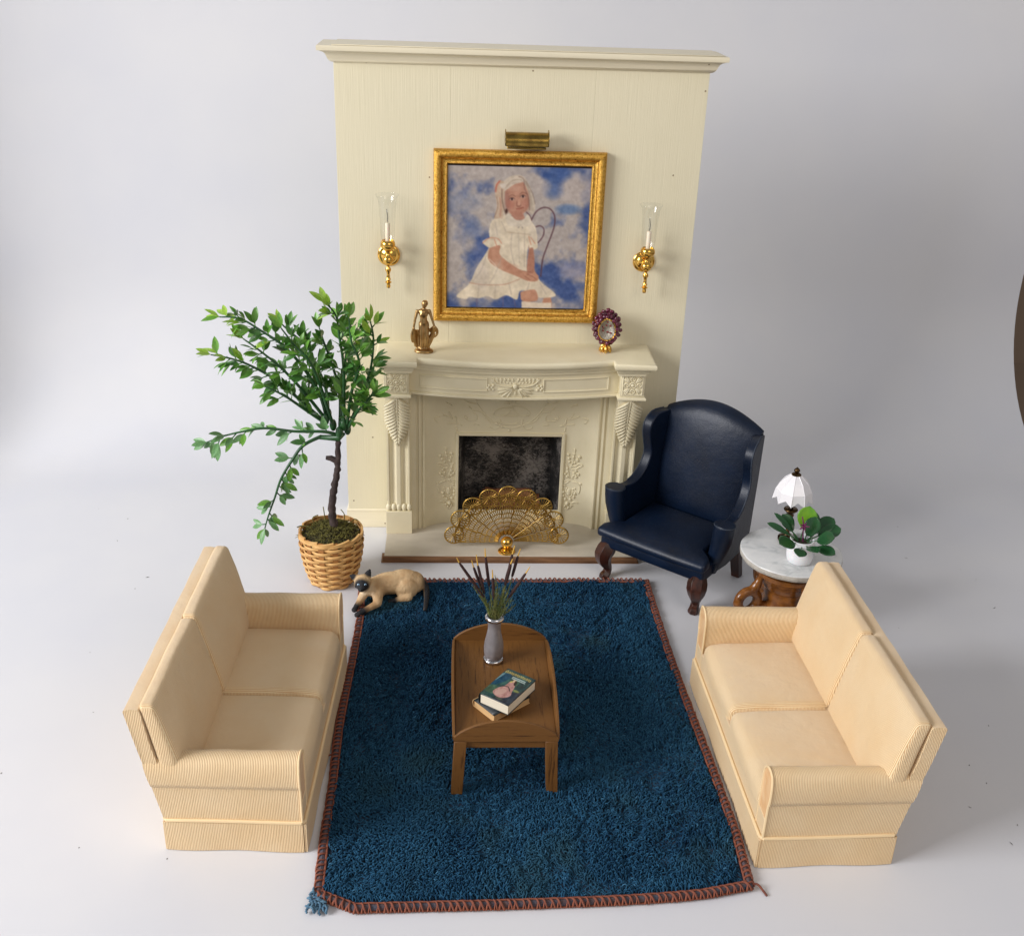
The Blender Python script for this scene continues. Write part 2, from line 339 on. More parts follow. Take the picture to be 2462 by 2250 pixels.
for k in range(70):
    x, y = random.uniform(-2.6, 2.9), random.uniform(-3.0, 1.0); a = random.uniform(0, PI); l = random.choice((.004, .005, .006, .008, .012)); wv = .0022
    c, s_ = math.cos(a), math.sin(a)
    if -.95 < x < .95 and y > -2.95: continue
    mb.add([(x+c*l, y+s_*l, .0012), (x-s_*wv, y+c*wv, .003), (x-c*l, y-s_*l, .0012), (x+s_*wv, y-c*wv, .0014)], [(0, 1, 2, 3)])
d = .025; mb.add([(-1.72, -1.92, .002), (-1.70, -1.915, .003), (-1.675, -1.9, .002), (-1.695, -1.908, .001)], [(0, 1, 2, 3)])
o = mb.obj('dust_specks', 'speck', None); o['kind'] = 'stuff'; tag(o, 'tiny dark dust specks scattered over the white paper', 'dust')

# ================================================================== CHIMNEY BREAST
W2 = .95; HB = 2.63; DB = .25
cb = empty('chimney_breast', 'tall cream painted chimney breast panel with crown moulding behind the fireplace', 'chimney breast', (0, .1, 0))
def CBY(mb): mb.v = [(x, y-.1, z) for x, y, z in mb.v]; return mb
for x0, x1, z0 in ((-W2, -.3652, 0), (-.3648, .3698, .75), (.3702, W2, 0)):
    CBY(MB().box(x0, x1, 0, .03, z0, HB+.01)).obj('board', 'cream_board', cb, bevel=.0007, seg=1)
for s in (-1, 1): CBY(MB().box(min(s*W2, s*(W2-.03)), max(s*W2, s*(W2-.03)), .0305, DB, 0, HB+.01)).obj('side_panel', 'cream_board', cb, bevel=.002)
CBY(MB().box(-W2+.031, W2-.031, DB-.02, DB, 0, HB)).obj('back_panel', 'cream_board', cb)
def rect_ring(o_, z, back=0): return [(-W2-o_, -o_, z), (W2+o_, -o_, z), (W2+o_, DB+back*o_, z), (-W2-o_, DB+back*o_, z)]
prof = [(.002, HB), (.010, HB+.002), (.019, HB+.008), (.027, HB+.018), (.032, HB+.031), (.038, HB+.043), (.048, HB+.051), (.060, HB+.055), (.0605, HB+.058), (.074, HB+.0585), (.0755, HB+.062), (.0755, HB+.078), (.073, HB+.083)]
CBY(MB().loft([rect_ring(a, z) for a, z in prof])).obj('crown_moulding', 'cream_trim', cb, ang=50)
CBY(MB().box(-W2+.0, W2+.05, -.055, DB-.01, HB+.0835, HB+.088)).obj('top_cap', 'cream_trim', cb, bevel=.002)
prof = [(.012, .001), (.014, .02), (.0105, .024), (.0105, .098), (.008, .101), (.010, .106), (.009, .113), (.004, .118), (.001, .12)]
CBY(MB().loft([rect_ring(a, z) for a, z in prof], cap=False)).obj('baseboard', 'cream_trim', cb, ang=50)

# ================================================================== FIREPLACE
fp = empty('fireplace', 'carved cream fireplace surround with bowed mantel shelf and marble hearth', 'fireplace')
def plan(o_, n=20):       # mantel outline in plan, drawn in by o_
    xe, xi = .757-o_, .53+o_*.6; pts = [(-xe, -.001), (-xe, -(.334-o_)), (-xi, -(.334-o_)), (-xi, -(.268-o_))]
    for k in range(1, n): x = -xi+2*xi*k/n; pts.append((x, -(.268-o_+.073*(1-(x/xi)**2))))
    return pts+[(xi, -(.268-o_)), (xi, -(.334-o_)), (xe, -(.334-o_)), (xe, -.001)]
MZ = 1.174
prof = [(.016, MZ), (.008, MZ-.002), (.002, MZ-.007), (0, MZ-.014), (.0005, MZ-.026), (.005, MZ-.034), (.013, MZ-.039), (.024, MZ-.042), (.032, MZ-.05), (.036, MZ-.062), (.043, MZ-.066), (.046, MZ-.069), (.048, MZ-.082), (.055, MZ-.084)]
MB().loft([[(x, y, z) for x, y in plan(a)] for a, z in prof]).obj('mantel_shelf', 'mantel_cream', fp, ang=35)
fy = lambda x, o_=0: -(.206-o_+.07*(1-(x/.56)**2))
FZ0, FZ1 = .942, MZ-.084
xs = [-.577+1.154*k/24 for k in range(25)]
fr = MB().loft([[(x, fy(x), z) for x in xs]+[(x, -.03, z) for x in reversed(xs)] for z in (FZ0+.018, FZ1)]).obj('frieze', 'mantel_cream', fp, ang=35)
MB().loft([[(x, fy(x)-o_, z) for x in xs]+[(x, -.03, z) for x in reversed(xs)] for o_, z in ((.004, FZ0), (.012, FZ0+.004), (.012, FZ0+.013), (.006, FZ0+.0175))]).obj('lower_moulding', 'mantel_cream', fr, ang=35)
def strip(mb, pts, wd, h):     # raised moulding strip along points on the frieze
    mb.tube(pts, wd, 6)
for s in (-1, 1):
    x0, x1 = (-.515, -.155) if s < 0 else (.155, .515); z0, z1 = .988, 1.06; mb = MB()
    top = [(x0+(x1-x0)*k/10) for k in range(11)]
    path = [(x, fy(x)-.001, z0) for x in top]+[(x1, fy(x1)-.001, z0+(z1-z0)*k/3) for k in (1, 2)]+[(x, fy(x)-.001, z1) for x in reversed(top)]+[(x0, fy(x0)-.001, z1-(z1-z0)*k/3) for k in (1, 2)]
    mb.tube(path, .0055, 6, closed=True); mb.obj('panel_moulding', 'mantel_cream', fr)
# carved relief helper: petal lump lying on a surface that faces -y
def petal(mb, x, z, ang, ln, wd, h, y, tilt=0):
    d = Vector((math.cos(ang), 0, math.sin(ang))); m = basis(d, (0, -1, 0)); m = m @ Matrix.Rotation(tilt, 3, 'X')
    c = Vector((x, y, z))+d*ln*.5; mb.ell(c, (wd*.5, ln*.5, h), m, 10, 7)
mb = MB(); oy = lambda x: fy(x)+.002
mb.ell((0, oy(0)-.004, 1.022), (.015, .016, .017)); petal(mb, 0, 1.0, -PI/2, .036, .013, .012, oy(0))
for s in (-1, 1):
    for a, ln, wd in ((-62, .075, .02), (-42, .088, .021), (-24, .092, .021), (-10, .09, .018)):
        an = R(a) if s > 0 else PI-R(a); x = s*.012; petal(mb, x, 1.014, an, ln, wd, .011, oy(s*.05), .08)
        mb.tube([(x+math.cos(an)*ln*t, oy(s*.05)-.012, 1.014+math.sin(an)*ln*t) for t in (.1, .35, .6, .85)], [.0035, .003, .0025, .001], 5)
    mb.tube(spline([(s*.015, oy(0)-.006, 1.02), (s*.06, oy(.06)-.006, 1.02), (s*.1, oy(.1)-.006, 1.032), (s*.132, oy(.13)-.006, 1.062)], 5), .0045, 6)
    for k in range(6): petal(mb, s*(.012+.021*k), 1.046, PI/2+s*-.25, .024, .013, .009, oy(s*(.012+.021*k)))
    for k in range(5): petal(mb, s*(.02+.018*k), 1.03+.002*k, PI/2-s*.5, .02, .009, .007, oy(s*.05))
    for dx, dz in ((0, 0), (.014, .01), (.012, -.012), (-.008, .012), (-.008, -.013), (.02, -.002)): mb.ell((s*(.128+dx), oy(.13)-.002, 1.012+dz), (.009, .009, .009), nu=8, nv=6)
    petal(mb, s*.12, 1.035, R(70) if s > 0 else R(110), .03, .012, .008, oy(.12))
mb.obj('centre_ornament', 'mantel_cream', fr, ang=180)
for s in (-1, 1):
    xa, xb = .577, .712; xc = s*.6445
    blk = MB().box(min(s*xa, s*xb), max(s*xa, s*xb), -.262, -.02, .962, FZ1-.001).obj('corner_block', 'mantel_cream', fp, bevel=.003)
    mb = MB(); by = -.262
    mb.tube([(xc-.055, by, .975), (xc+.055, by, .975), (xc+.055, by, 1.083), (xc-.055, by, 1.083)], .005, 6, closed=True)
    zc = 1.029; mb.ell((xc, by, zc), (.011, .008, .011)); mb.tube([(xc+.017*math.cos(a), by-.002, zc+.017*math.sin(a)) for a in [2*PI*k/14 for k in range(14)]], .0035, 5, closed=True)
    for k in range(4):
        a = k*PI/2; cx, cz = xc+.036*math.cos(a), zc+.036*math.sin(a)
        mb.tube([(cx+.0125*math.cos(t)*(1 if True else 1), by-.002, cz+.0125*math.sin(t)) for t in [2*PI*j/12 for j in range(12)]], .004, 5, closed=True)
        mb.ell((cx, by, cz), (.004, .006, .006), nu=8, nv=6)
        for da in (-.25, 0, .25): petal(mb, xc+.02*math.cos(a+PI/4), zc+.02*math.sin(a+PI/4), a+PI/4+da, .046, .011, .007, by)
    mb.obj('rosette', 'mantel_cream', blk, ang=180)
    MB().loft([[(s*(xa-o_), -.262-o_, z), (s*(xb+o_), -.262-o_, z), (s*(xb+o_), -.02, z), (s*(xa-o_), -.02, z)] for o_, z in ((.002, .938), (.010, .942), (.012, .948), (.010, .955), (.002, .9615))]).obj('block_moulding', 'mantel_cream', fp, ang=40)
    # fluted pilaster
    sec = []
    for k in range(49):
        t = k/48; x = xa+.004+(xb-xa-.008)*t; q = t*2 % 1
        d = .017*math.sin(PI*min(max((q-.2)/.6, 0), 1))**.8 if .2 < q < .8 else 0
        if .08 < t < .11 or .89 < t < .92: d += .006
        sec.append((s*x, -.152+d))
    MB().loft([[(x, y, z) for x, y in sec]+[(s*(xb-.004), -.02, z), (s*(xa+.004), -.02, z)] for z in (.21, .5, .937)]).obj('pilaster', 'mantel_cream', fp, ang=50)
    mb = MB()
    for k in range(5):
        x = xa+.008+(xb-xa-.016)*k/4; mb.ell((s*x, -.146, .208), (.0155, .014, .024))
    mb.box(min(s*(xa+.002), s*(xb-.002)), max(s*(xa+.002), s*(xb-.002)), -.14, -.02, .187, .225); mb.obj('flute_base', 'mantel_cream', fp, ang=45)
    MB().box(min(s*.568, s*.719), max(s*.568, s*.719), -.166, -.02, .0425, .187).obj('plinth', 'mantel_cream', fp, bevel=.002)
    # acanthus corbel
    def prof_y(z): t = (z-.60)/(.937-.60); return -.158-.092*max(t, 0)**1.6
    def half(z):
        t = (z-.605)/(.937-.605); return .006+.062*min(1, (max(t, 0)/.42))**.62
    zz = [.605+(.937-.605)*k/14 for k in range(15)]
    rings = []
    for z in zz:
        h = half(z)*.93; y = prof_y(z); rings.append([(xc-h, y+.012, z), (xc-h*.5, y+.003, z), (xc, y-.002, z), (xc+h*.5, y+.003, z), (xc+h, y+.012, z), (xc+h, -.1, z), (xc-h, -.1, z)])
    cor = MB().loft(rings).obj('acanthus_corbel', 'mantel_cream', fp, ang=60)
    mb = MB()
    mb.tube([(xc, prof_y(z)-.004, z) for z in zz], [.003+.004*k/14 for k in range(15)], 6)
    for sg in (-1, 1):
        for i in range(14):
            z0 = .934-.0225*i; dz = .078*(1-.030*i); z1 = max(z0-dz, .602); h1 = half(max(z1, .607))
            for q, (fr_, rr_) in enumerate(((1.0, .0082), (.66, .0066))):
                x1 = xc+sg*(h1*fr_*1.02+.002); zq = z1+.016*q+(.012 if fr_ == 1.0 else 0)
                P4 = [Vector((xc+sg*.004, prof_y(z0)-.001, z0)), Vector((xc+sg*abs(x1-xc)*.34, prof_y(z0*.65+zq*.35)-.005, z0*.62+zq*.38)), Vector((xc+sg*abs(x1-xc)*.75, prof_y(z0*.28+zq*.72)-.005+.003*fr_, z0*.26+zq*.74)), Vector((x1, prof_y(zq)+.006*fr_, zq))]
                sp_ = spline(P4, 3); mb.tube(sp_, [rr_*(.35+.65*math.sin(PI*min(.93, .12+.83*k/(len(sp_)-1)))) for k in range(len(sp_))], 7)
    mb.obj('leaf_carving', 'mantel_cream', cor, ang=180)
# curved inner surround with opening
half_plan = [(.3, -.018), (.315, -.0185), (.345, -.021), (.375, -.027), (.405, -.036), (.435, -.047), (.46, -.06), (.478, -.074), (.49, -.088), (.497, -.1), (.5, -.1), (.506, -.098), (.5065, -.09), (.518, -.09), (.5185, -.1), (.530, -.104), (.5305, -.095), (.545, -.095), (.5455, -.108), (.568, -.112), (.592, -.112)]
pl = [(-x, y) for x, y in reversed(half_plan)]; pr = half_plan
zs = [.0425, .2, .4, .612, .7, .8, .9, .95]
mb = MB()
for P_ in (pl, pr): mb.grid(lambda u, v: (P_[round(u*(len(P_)-1))][0], P_[round(u*(len(P_)-1))][1], zs[round(v*7)]), len(P_)-1, 7)
mb.grid(lambda u, v: (-.3+.6*u, -.018, zs[3+round(v*4)]), 8, 4)
sur = mb.obj('inner_surround', 'mantel_cream', fp, ang=30)
mb = MB(); mb.box(-.318, -.3005, -.03, .005, .0425, .63); mb.box(.3005, .318, -.03, .005, .0425, .63); mb.box(-.3, .3, -.03, .005, .6125, .63); mb.obj('opening_trim', 'mantel_cream', sur, bevel=.003)
# low reliefs on the surround
def ipy(x):
    x = abs(x)
    for (a, ya), (b, yb) in zip(half_plan[:-1], half_plan[1:]):
        if x <= b: return ya+(yb-ya)*max(0, (x-a))/(b-a+1e-9)
    return -.1
balls = [(85,340,1),(100,430,1),(120,510,.9),(220,320,.9),(210,390,1),(350,370,1.2),(310,450,1.1),(245,520,.9),(75,670,.9),(85,740,1),(85,850,1),(30,800,.9),(290,705,.9),(245,765,.9),(350,780,1),(300,850,1),(410,1000,.8),(290,1250,1.1),(270,1330,1),(190,1400,1),(70,1400,1),(10,1230,1.1),(10,1320,1),(120,1510,1.5),(70,1570,.8),(160,1590,.9),(210,1540,.8),(230,215,.8)]
curves = [[(170,610),(280,590),(340,540),(430,555)],[(170,685),(270,670),(350,620),(440,560)],[(210,900),(230,830),(310,780)],[(0,985),(60,960),(130,950)],[(0,1030),(80,1010),(150,950)],[(230,970),(330,990),(395,1060),(400,1150),(380,1230)],[(240,1170),(250,1140),(300,1135)],[(90,1130),(80,1250),(110,1320),(160,1340),(220,1310),(235,1200)],[(240,1490),(310,1450),(380,1470)],[(60,1540),(110,1640),(190,1600),(260,1530)],[(30,560),(80,640),(140,900)],[(230,240),(225,330),(200,520),(160,640)],[(-40,1100),(10,1060),(60,1090)]]
for s in (-1, 1):
    mb = MB(); cv = lambda X, Y: (.322+(.103*X)*.00235, .592-.103*Y*.00268)
    for X, Y, sc in balls:
        x, z = cv(X, Y); mb.ell((s*x, ipy(x)-.001, z), (.0085*sc, .009*sc, .010*sc), nu=9, nv=6)
    for cvs in curves:
        mb.tube(spline([(s*cv(*q)[0], ipy(cv(*q)[0])-.001, cv(*q)[1]) for q in cvs], 4), .0045, 6)
    x, z = cv(155, 1230); mb.ell((s*x, ipy(x), z), (.016, .008, .026))
    mb.obj('flower_relief', 'mantel_cream', sur, ang=180)
mb = MB(); cv = lambda X, Y: ((X-955)*.17857*.00238, .615+(752-Y)*.17857*.00268)
tops = [[(880,650),(1000,652),(1090,625),(1230,560),(1330,460),(1420,350)],[(1100,630),(1280,560),(1360,460),(1490,435)],[(1095,620),(1110,540)],[(1110,640),(1180,670),(1250,640)],[(1430,560),(1420,500),(1480,470)],[(1430,560),(1560,560),(1600,500)],[(1420,350),(1450,290)],[(1420,350),(1540,330),(1600,300)],[(1620,630),(1700,610),(1820,595)],[(1690,610),(1710,510)],[(1750,540),(1800,450)],[(1750,540),(1880,480)],[(1690,700),(1700,640)],[(1920,500),(1990,510),(1950,570)],[(1760,370),(1840,330)],[(1390,620),(1470,610)]]
for s in (-1, 1):
    for cvs in tops: mb.tube(spline([(s*cv(*q)[0], ipy(cv(*q)[0])-.0005, cv(*q)[1]) for q in cvs], 4), .004, 6)
    for q in ((1510,405),(1560,530),(1530,390),(1440,300),(1960,500),(1830,340),(1650,620)): mb.ell((s*cv(*q)[0], ipy(cv(*q)[0]), cv(*q)[1]), (.007, .006, .007), nu=8, nv=6)
for cvs in ([(705,495),(955,500),(1195,490)],[(705,495),(730,440),(820,400),(950,390)],[(1195,490),(1190,440),(1100,385),(960,375)],[(955,390),(900,470),(820,495)],[(955,390),(1010,450),(1070,495)],[(760,570),(850,600),(960,610),(1050,590)]): mb.tube(spline([(cv(*q)[0], -.0185, cv(*q)[1]) for q in cvs], 4), .0042, 6)
for k in range(9): a = PI*k/8; mb.tube([(math.cos(a)*r_, -.0185, cv(955, 340)[1]+math.sin(a)*r_*1.1) for r_ in (.01, .03, .045)], [.004, .004, .001], 5)
for q in ((930,690),(760,600),(830,640)): mb.ell((cv(*q)[0], -.0185, cv(*q)[1]), (.009, .007, .009), nu=8, nv=6)
mb.obj('garland_relief', 'mantel_cream', sur, ang=180)['kind'] = 'stuff'
# firebox
mb = MB(); x, y0, y1, z0, z1 = .3, .0, .21, .0425, .64
mb.add([(-x,y0,z0),(x,y0,z0),(x,y0,z1),(-x,y0,z1),(-x*.86,y1,z0),(x*.86,y1,z0),(x*.86,y1,z1),(-x*.86,y1,z1)], [(0,3,7,4),(1,5,6,2),(4,7,6,5),(3,2,6,7),(0,4,5,1)])
mb.obj('firebox', 'soot_print', fp, smooth=False)
he = MB().box(-.717, .717, -.42, .20, .0082, .0422).obj('hearth_slab', 'hearth_marble', fp, bevel=.002)
MB().box(-.727, .727, -.428, -.4205, .008, .0395).obj('edge_strip', 'hearth_wood', he, bevel=.002)
MB().box(-.735, .735, -.432, -.33, .001, .0075).obj('base_board', 'hearth_wood', he, bevel=.002)
# logs on a grate
gr = empty('fire_grate', 'black iron log grate standing inside the firebox behind the fan screen', 'grate', (0, .09, .0425)); mb = MB()
for x in (-.16, .16):
    mb.tube([(x, -.05, .002), (x, -.05, .2), (x, -.04, .22)], .006, 6)
    mb.tube([(x, .06, .002), (x, .06, .04)], .006, 6); mb.tube([(x, -.05, .04), (x, .06, .04)], .006, 6)
    mb.tube([(x-.02, -.05, .2), (x+.02, -.05, .2)], .005, 6)
for y in (-.05, 0, .05): mb.tube([(-.2, y, .04), (.2, y, .04)], .006, 6)
mb.obj('bars', 'iron', gr)
for (x0, y, z, r_, ln, lab) in ((-.19, .06, .13, .04, .38, 'fire log lying at the front of the iron grate'), (-.17, .12, .13, .038, .36, 'fire log lying at the rear of the iron grate'), (-.16, .10, .178, .034, .30, 'topmost orange brown fire log stacked behind the fan screen')):
    l = MB(); l.tube([(x0+ln*k/8, y+.004*math.sin(k*1.3), z+.003*math.sin(k*2.1)) for k in range(9)], [r_*(1+.05*math.sin(k*1.7+z*40)) for k in range(9)], 12)
    tag(l.obj('fire_log', 'log_bark', None, ang=50), lab, 'log', 'logs in the fireplace')

# ================================================================== FAN SCREEN
FX, FY, FZ = -.022, -.315, .078
fan = empty('fan_screen', 'pierced brass peacock fan fire screen standing on the hearth', 'fire screen', (FX, FY, .0425))
def fanp(r, a, y): return (r*math.cos(a), y, FZ-.0425+r*math.sin(a))
def blade_mesh():
    mb = MB(); a0 = R(10.4); A = [-1.0, -.9]
    for k in range(6): A += [-.9+1.8*(k+.5)/6, -.9+1.8*(k+1)/6]
    A += [1.0]; na = len(A)-1; nr = 8*5+6
    def fn(u, v):
        r = .045+u*(.305-.045); a = a0*A[round(v*na)]; r *= 1-.03*abs(a/a0)**2; return (r*math.sin(a), -.006+.006*(A[round(v*na)]+1), r*math.cos(a))
    def keep(i, j):
        if i < 5 or i > 44 or j in (0, na-1): return True
        row = (i-5)//5; k = (i-5) % 5
        if k == 4: return True
        return (j-1) % 2 == row % 2
    mb.grid(fn, nr, na, keep)
    return mb.mesh('blade', 'gold_bright', True, 60)
def roundel_mesh():
    mb = MB(); rr = [.001, .011, .018, .026, .035, .043, .049, .0535, .057]; n = 54
    def fn(u, v): r = rr[round(u*8)]; a = 2*PI*v; return (r*math.sin(a), -.002-.004*math.sin(PI*min(1, r/.057)**3), r*math.cos(a))
    mb.grid(fn, 8, n, lambda i, j: not (1 <= i <= 5 and j % 3 != 1))
    return mb.mesh('roundel', 'gold_bright', True, 60)
bmsh, rmsh = blade_mesh(), roundel_mesh()
for k in range(9):
    a = R(9+20.25*k); b = link('blade', bmsh, fan, 0, 2, .003); b.location = (0, 0, FZ-.0425); b.rotation_euler = (0, PI/2-a, 0)
    r_ = link('roundel', rmsh, b, 0, 2, .003); r_.location = (0, -.008, .305); r_.rotation_euler = (random.uniform(-.06, .06), random.uniform(0, .4), random.uniform(-.06, .06))
mb = MB(); mb.lathe([(.0, 0), (.048, 0), (.05, .006), (.046, .011), (.036, .013), (.034, .02), (.022, .024), (.014, .03)], 28, (0, -.055, 0)); mb.obj('base', 'gold', fan, ang=50)
MB().ell((0, -.05, .058), (.035, .035, .035), nu=24, nv=14).obj('ball', 'gold', fan)
MB().tube([(0, -.04, .04), (0, 0, .036)], .012, 10).obj('pivot', 'gold', fan)

# ================================================================== PAINTING
pt = empty('framed_portrait', 'gold framed portrait of a girl in a white dress against a cloudy sky', 'painting', (0, 0, 1.305))
X0, X1, Z0, Z1 = -.45, .45, 0, .92
prof = [(0, -.002), (0, -.03), (.004, -.038), (.014, -.045), (.026, -.046), (.037, -.040), (.040, -.033), (.043, -.030), (.046, -.033), (.049, -.030), (.062, -.027), (.067, -.030), (.071, -.027), (.075, -.018), (.075, -.004)]
def rail(side):
    def P_(t, y, e):
        if side == 'b': return ((X0+t, y, Z0+t) if e == 0 else (X1-t, y, Z0+t))
        if side == 't': return ((X0+t, y, Z1-t) if e == 0 else (X1-t, y, Z1-t))
        if side == 'l': return ((X0+t, y, Z0+t) if e == 0 else (X0+t, y, Z1-t))
        return ((X1-t, y, Z0+t) if e == 0 else (X1-t, y, Z1-t))
    A = [Vector(P_(t, y, 0)) for t, y in prof]; B = [Vector(P_(t, y, 1)) for t, y in prof]
    return MB().loft([[a.lerp(b, k/12) for a, b in zip(A, B)] for k in range(13)])
for s in 'btlr': rail(s).obj('frame_rail', 'gold_leaf', pt, ang=45)
def vnoise(n, freq, seed):
    g = np.random.default_rng(seed).random((freq+2, freq+2)); t = np.linspace(0, freq-1e-6, n); i = t.astype(int); f = t-i; f = f*f*(3-2*f)
    a = g[i][:, i]*(1-f)[None, :]+g[i][:, i+1]*f[None, :]; b = g[i+1][:, i]*(1-f)[None, :]+g[i+1][:, i+1]*f[None, :]
    return a*(1-f)[:, None]+b*f[:, None]
def fbm(n, f0, seed, oct=5):
    s = np.zeros((n, n)); amp = 1; tot = 0
    for k in range(oct): s += amp*vnoise(n, f0*2**k, seed+k); tot += amp; amp *= .55
    return s/tot
def homog(src, dst):
    A = []
    for (x, y), (u, v) in zip(src, dst): A += [[x, y, 1, 0, 0, 0, -u*x, -u*y, -u], [0, 0, 0, x, y, 1, -v*x, -v*y, -v]]
    return np.linalg.svd(np.array(A))[2][-1].reshape(3, 3)
class Raster:
    def __init__(s, n, quad):
        s.n = n; t = (np.arange(n)+.5)/n; U, V = np.meshgrid(t, t); H = homog([(0,0),(1,0),(1,1),(0,1)], quad)
        q = np.stack([U, V, np.ones_like(U)], -1) @ H.T; s.X, s.Y = q[..., 0]/q[..., 2], q[..., 1]/q[..., 2]; s.c = np.zeros((n, n, 3))
    def inside(s, poly):
        m = np.zeros((s.n, s.n), bool); n = len(poly)
        for i in range(n):
            (x0, y0), (x1, y1) = poly[i], poly[(i+1) % n]
            if y0 == y1: continue
            m ^= ((s.Y >= min(y0, y1)) & (s.Y < max(y0, y1)) & (s.X < (s.Y-y0)*(x1-x0)/(y1-y0)+x0))
        return m
    def curve(s, pts, n=6): return [(p.x, p.y) for p in spline([(x, y, 0) for x, y in list(pts)+[pts[0]]], n)][:-1]
    def fill(s, pts, c, a=1, smooth=True, tex=None):
        m = s.inside(s.curve(pts) if smooth else pts); k = np.asarray(c, float)
        if tex is not None: k = k+tex[..., None]
        else: k = np.broadcast_to(k, s.c.shape)
        s.c[m] = s.c[m]*(1-a)+k[m]*a
    def stroke(s, pts, wd, c, a=1):
        P = [(p.x, p.y) for p in spline([(x, y, 0) for x, y in pts], 8)]; d = np.full((s.n, s.n), 1e9)
        for (x0, y0), (x1, y1) in zip(P[:-1], P[1:]):
            l = (x1-x0)**2+(y1-y0)**2+1e-9; t = np.clip(((s.X-x0)*(x1-x0)+(s.Y-y0)*(y1-y0))/l, 0, 1); d = np.minimum(d, np.hypot(s.X-x0-t*(x1-x0), s.Y-y0-t*(y1-y0)))
        k = np.clip((wd-d)/(wd*.6), 0, 1)[..., None]*a; s.c = s.c*(1-k)+np.asarray(c, float)*k
    def blob(s, x, y, rx, ry, c, a=1):
        k = np.clip(1.3-((s.X-x)/rx)**2-((s.Y-y)/ry)**2, 0, 1)[..., None]*a; s.c = s.c*(1-k)+np.asarray(c, float)*k
    def small(s, k=2): n = s.n//k; return s.c[:n*k, :n*k].reshape(n, k, n, k, 3).mean((1, 3))
def print_obj(name, img, matn, parent, place):
    n = img.shape[0]; mb = MB(); mb.grid(lambda u, v: place(u, v), n-1, n-1); me = bpy.data.meshes.new(name); me.from_pydata(mb.v, [], mb.f); me.materials.append(MATS[matn])
    set_col(me, lin(img.transpose(1, 0, 2).reshape(-1, 3))); return link(name, me, parent)
rs = Raster(480, [(235, 240), (1640, 275), (1530, 1612), (228, 1605)])
cl = fbm(480, 4, 11); c2 = fbm(480, 9, 31); tx = (fbm(480, 40, 5, 2)-.5)*22
t = np.clip((cl*.75+c2*.25-.42)*6+ (1-rs.Y/1600)*1.5-.35 - np.clip((rs.X-1000)/900, -.4, 1)*.5, 0, 1)[..., None]
rs.c = np.array((80, 102, 158))*(1-t)+np.array((182, 176, 176))*t+tx[..., None]
for x, y, rx, ry, c, a in ((1300,330,150,90,(76,106,168),.8),(1260,470,110,110,(84,112,170),.8),(1400,670,130,55,(82,122,182),.8),(480,850,90,120,(92,116,170),.7),(400,600,190,110,(140,150,176),.6),(600,1080,140,120,(96,116,172),.7),(1450,1250,170,90,(150,152,182),.7),(1500,480,190,150,(190,182,182),.8),(1150,450,90,90,(188,180,180),.7),(350,960,150,120,(180,176,180),.6)):
    rs.blob(x, y, rx, ry, np.array(c)+tx[..., None], a*.8)
skin = (196, 150, 128); cream = (222, 212, 194)
rs.stroke([(1040,790),(1090,700),(1160,655),(1230,670),(1270,740),(1260,850),(1200,1010),(1150,1150),(1130,1310)], 8, (104, 74, 84)); rs.stroke([(1090,840),(1130,830),(1165,860),(1155,930),(1100,1000)], 7, (104, 74, 84)); rs.stroke([(1000,700),(1035,740),(1045,800)], 7, (104, 74, 84))
for x in (520, 770, 870): rs.stroke([(x, 1500), (x+(20 if x > 800 else 0), 1620)], 5, (130, 110, 140), .7)
rs.fill([(1150,1520),(1215,1490),(1225,1620),(1140,1620)], skin); rs.fill([(1085,1560),(1225,1555),(1225,1640),(1085,1640)], (224, 214, 200), smooth=False)
rs.fill([(660,1000),(750,1000),(760,1100),(1000,1240),(1020,1250),(1020,1000),(1060,1000),(1070,1240),(1110,1310),(1080,1360),(980,1350),(720,1240),(630,1140)], skin)
# dress
dtex = (fbm(480, 22, 77, 3)-.5)*40+tx
rs.fill([(820,720),(920,780),(1000,760),(1010,720),(1050,790),(1090,860),(1095,980),(1020,1010),(1000,1250),(1100,1320),(1140,1370),(1270,1480),(1180,1510),(1080,1500),(1000,1450),(930,1450),(900,1530),(800,1490),(700,1530),(620,1500),(540,1520),(450,1510),(415,1530),(325,1500),(450,1380),(520,1230),(610,1090),(650,1000),(640,880),(680,770)], cream, 1, True, dtex)
rs.fill([(575,980),(640,950),(750,980),(760,1040),(660,1050),(590,1010)], cream, 1, True, dtex); rs.fill([(1015,940),(1090,950),(1100,1040),(1030,1050)], cream, 1, True, dtex)
rs.fill([(640,1045),(745,1020),(745,1110),(900,1230),(1000,1270),(1100,1320),(1090,1355),(1010,1355),(900,1310),(720,1235),(630,1150)], skin, 1, True, tx); rs.fill([(1020,1050),(1062,1050),(1068,1260),(1000,1270)], (184, 136, 118), 1, True, tx)
for q in ([(1000,1290),(1050,1310),(1090,1340)], [(980,1310),(1030,1345)], [(960,1260),(1040,1270)]): rs.stroke(q, 4, (148, 100, 86), .8)
rs.fill([(935,1460),(1010,1440),(1080,1440),(1100,1520),(1060,1545),(950,1540)], skin, 1, True, tx); rs.fill([(945,1545),(1100,1555),(1100,1640),(945,1640)], (222, 210, 196), 1, False, tx)
rs.stroke([(640,1150),(700,1210),(740,1300)], 4, (230, 220, 210), .9)
for q in ([(450,1375),(540,1390),(660,1395),(800,1385),(930,1335)],): rs.stroke(q, 5, (186, 134, 116), .8)
for q in ([(610,1120),(560,1260),(480,1360)], [(760,1130),(700,1280),(640,1380)], [(860,900),(850,1050),(880,1200)], [(920,900),(930,1180)], [(980,900),(975,1220)], [(540,1400),(530,1510)], [(700,1400),(690,1520)], [(830,1390),(850,1480)], [(1020,1370),(1000,1440)], [(1120,1370),(1180,1480)], [(700,800),(720,920)], [(760,790),(800,880)]): rs.stroke(q, 7, (176, 164, 156), .55)
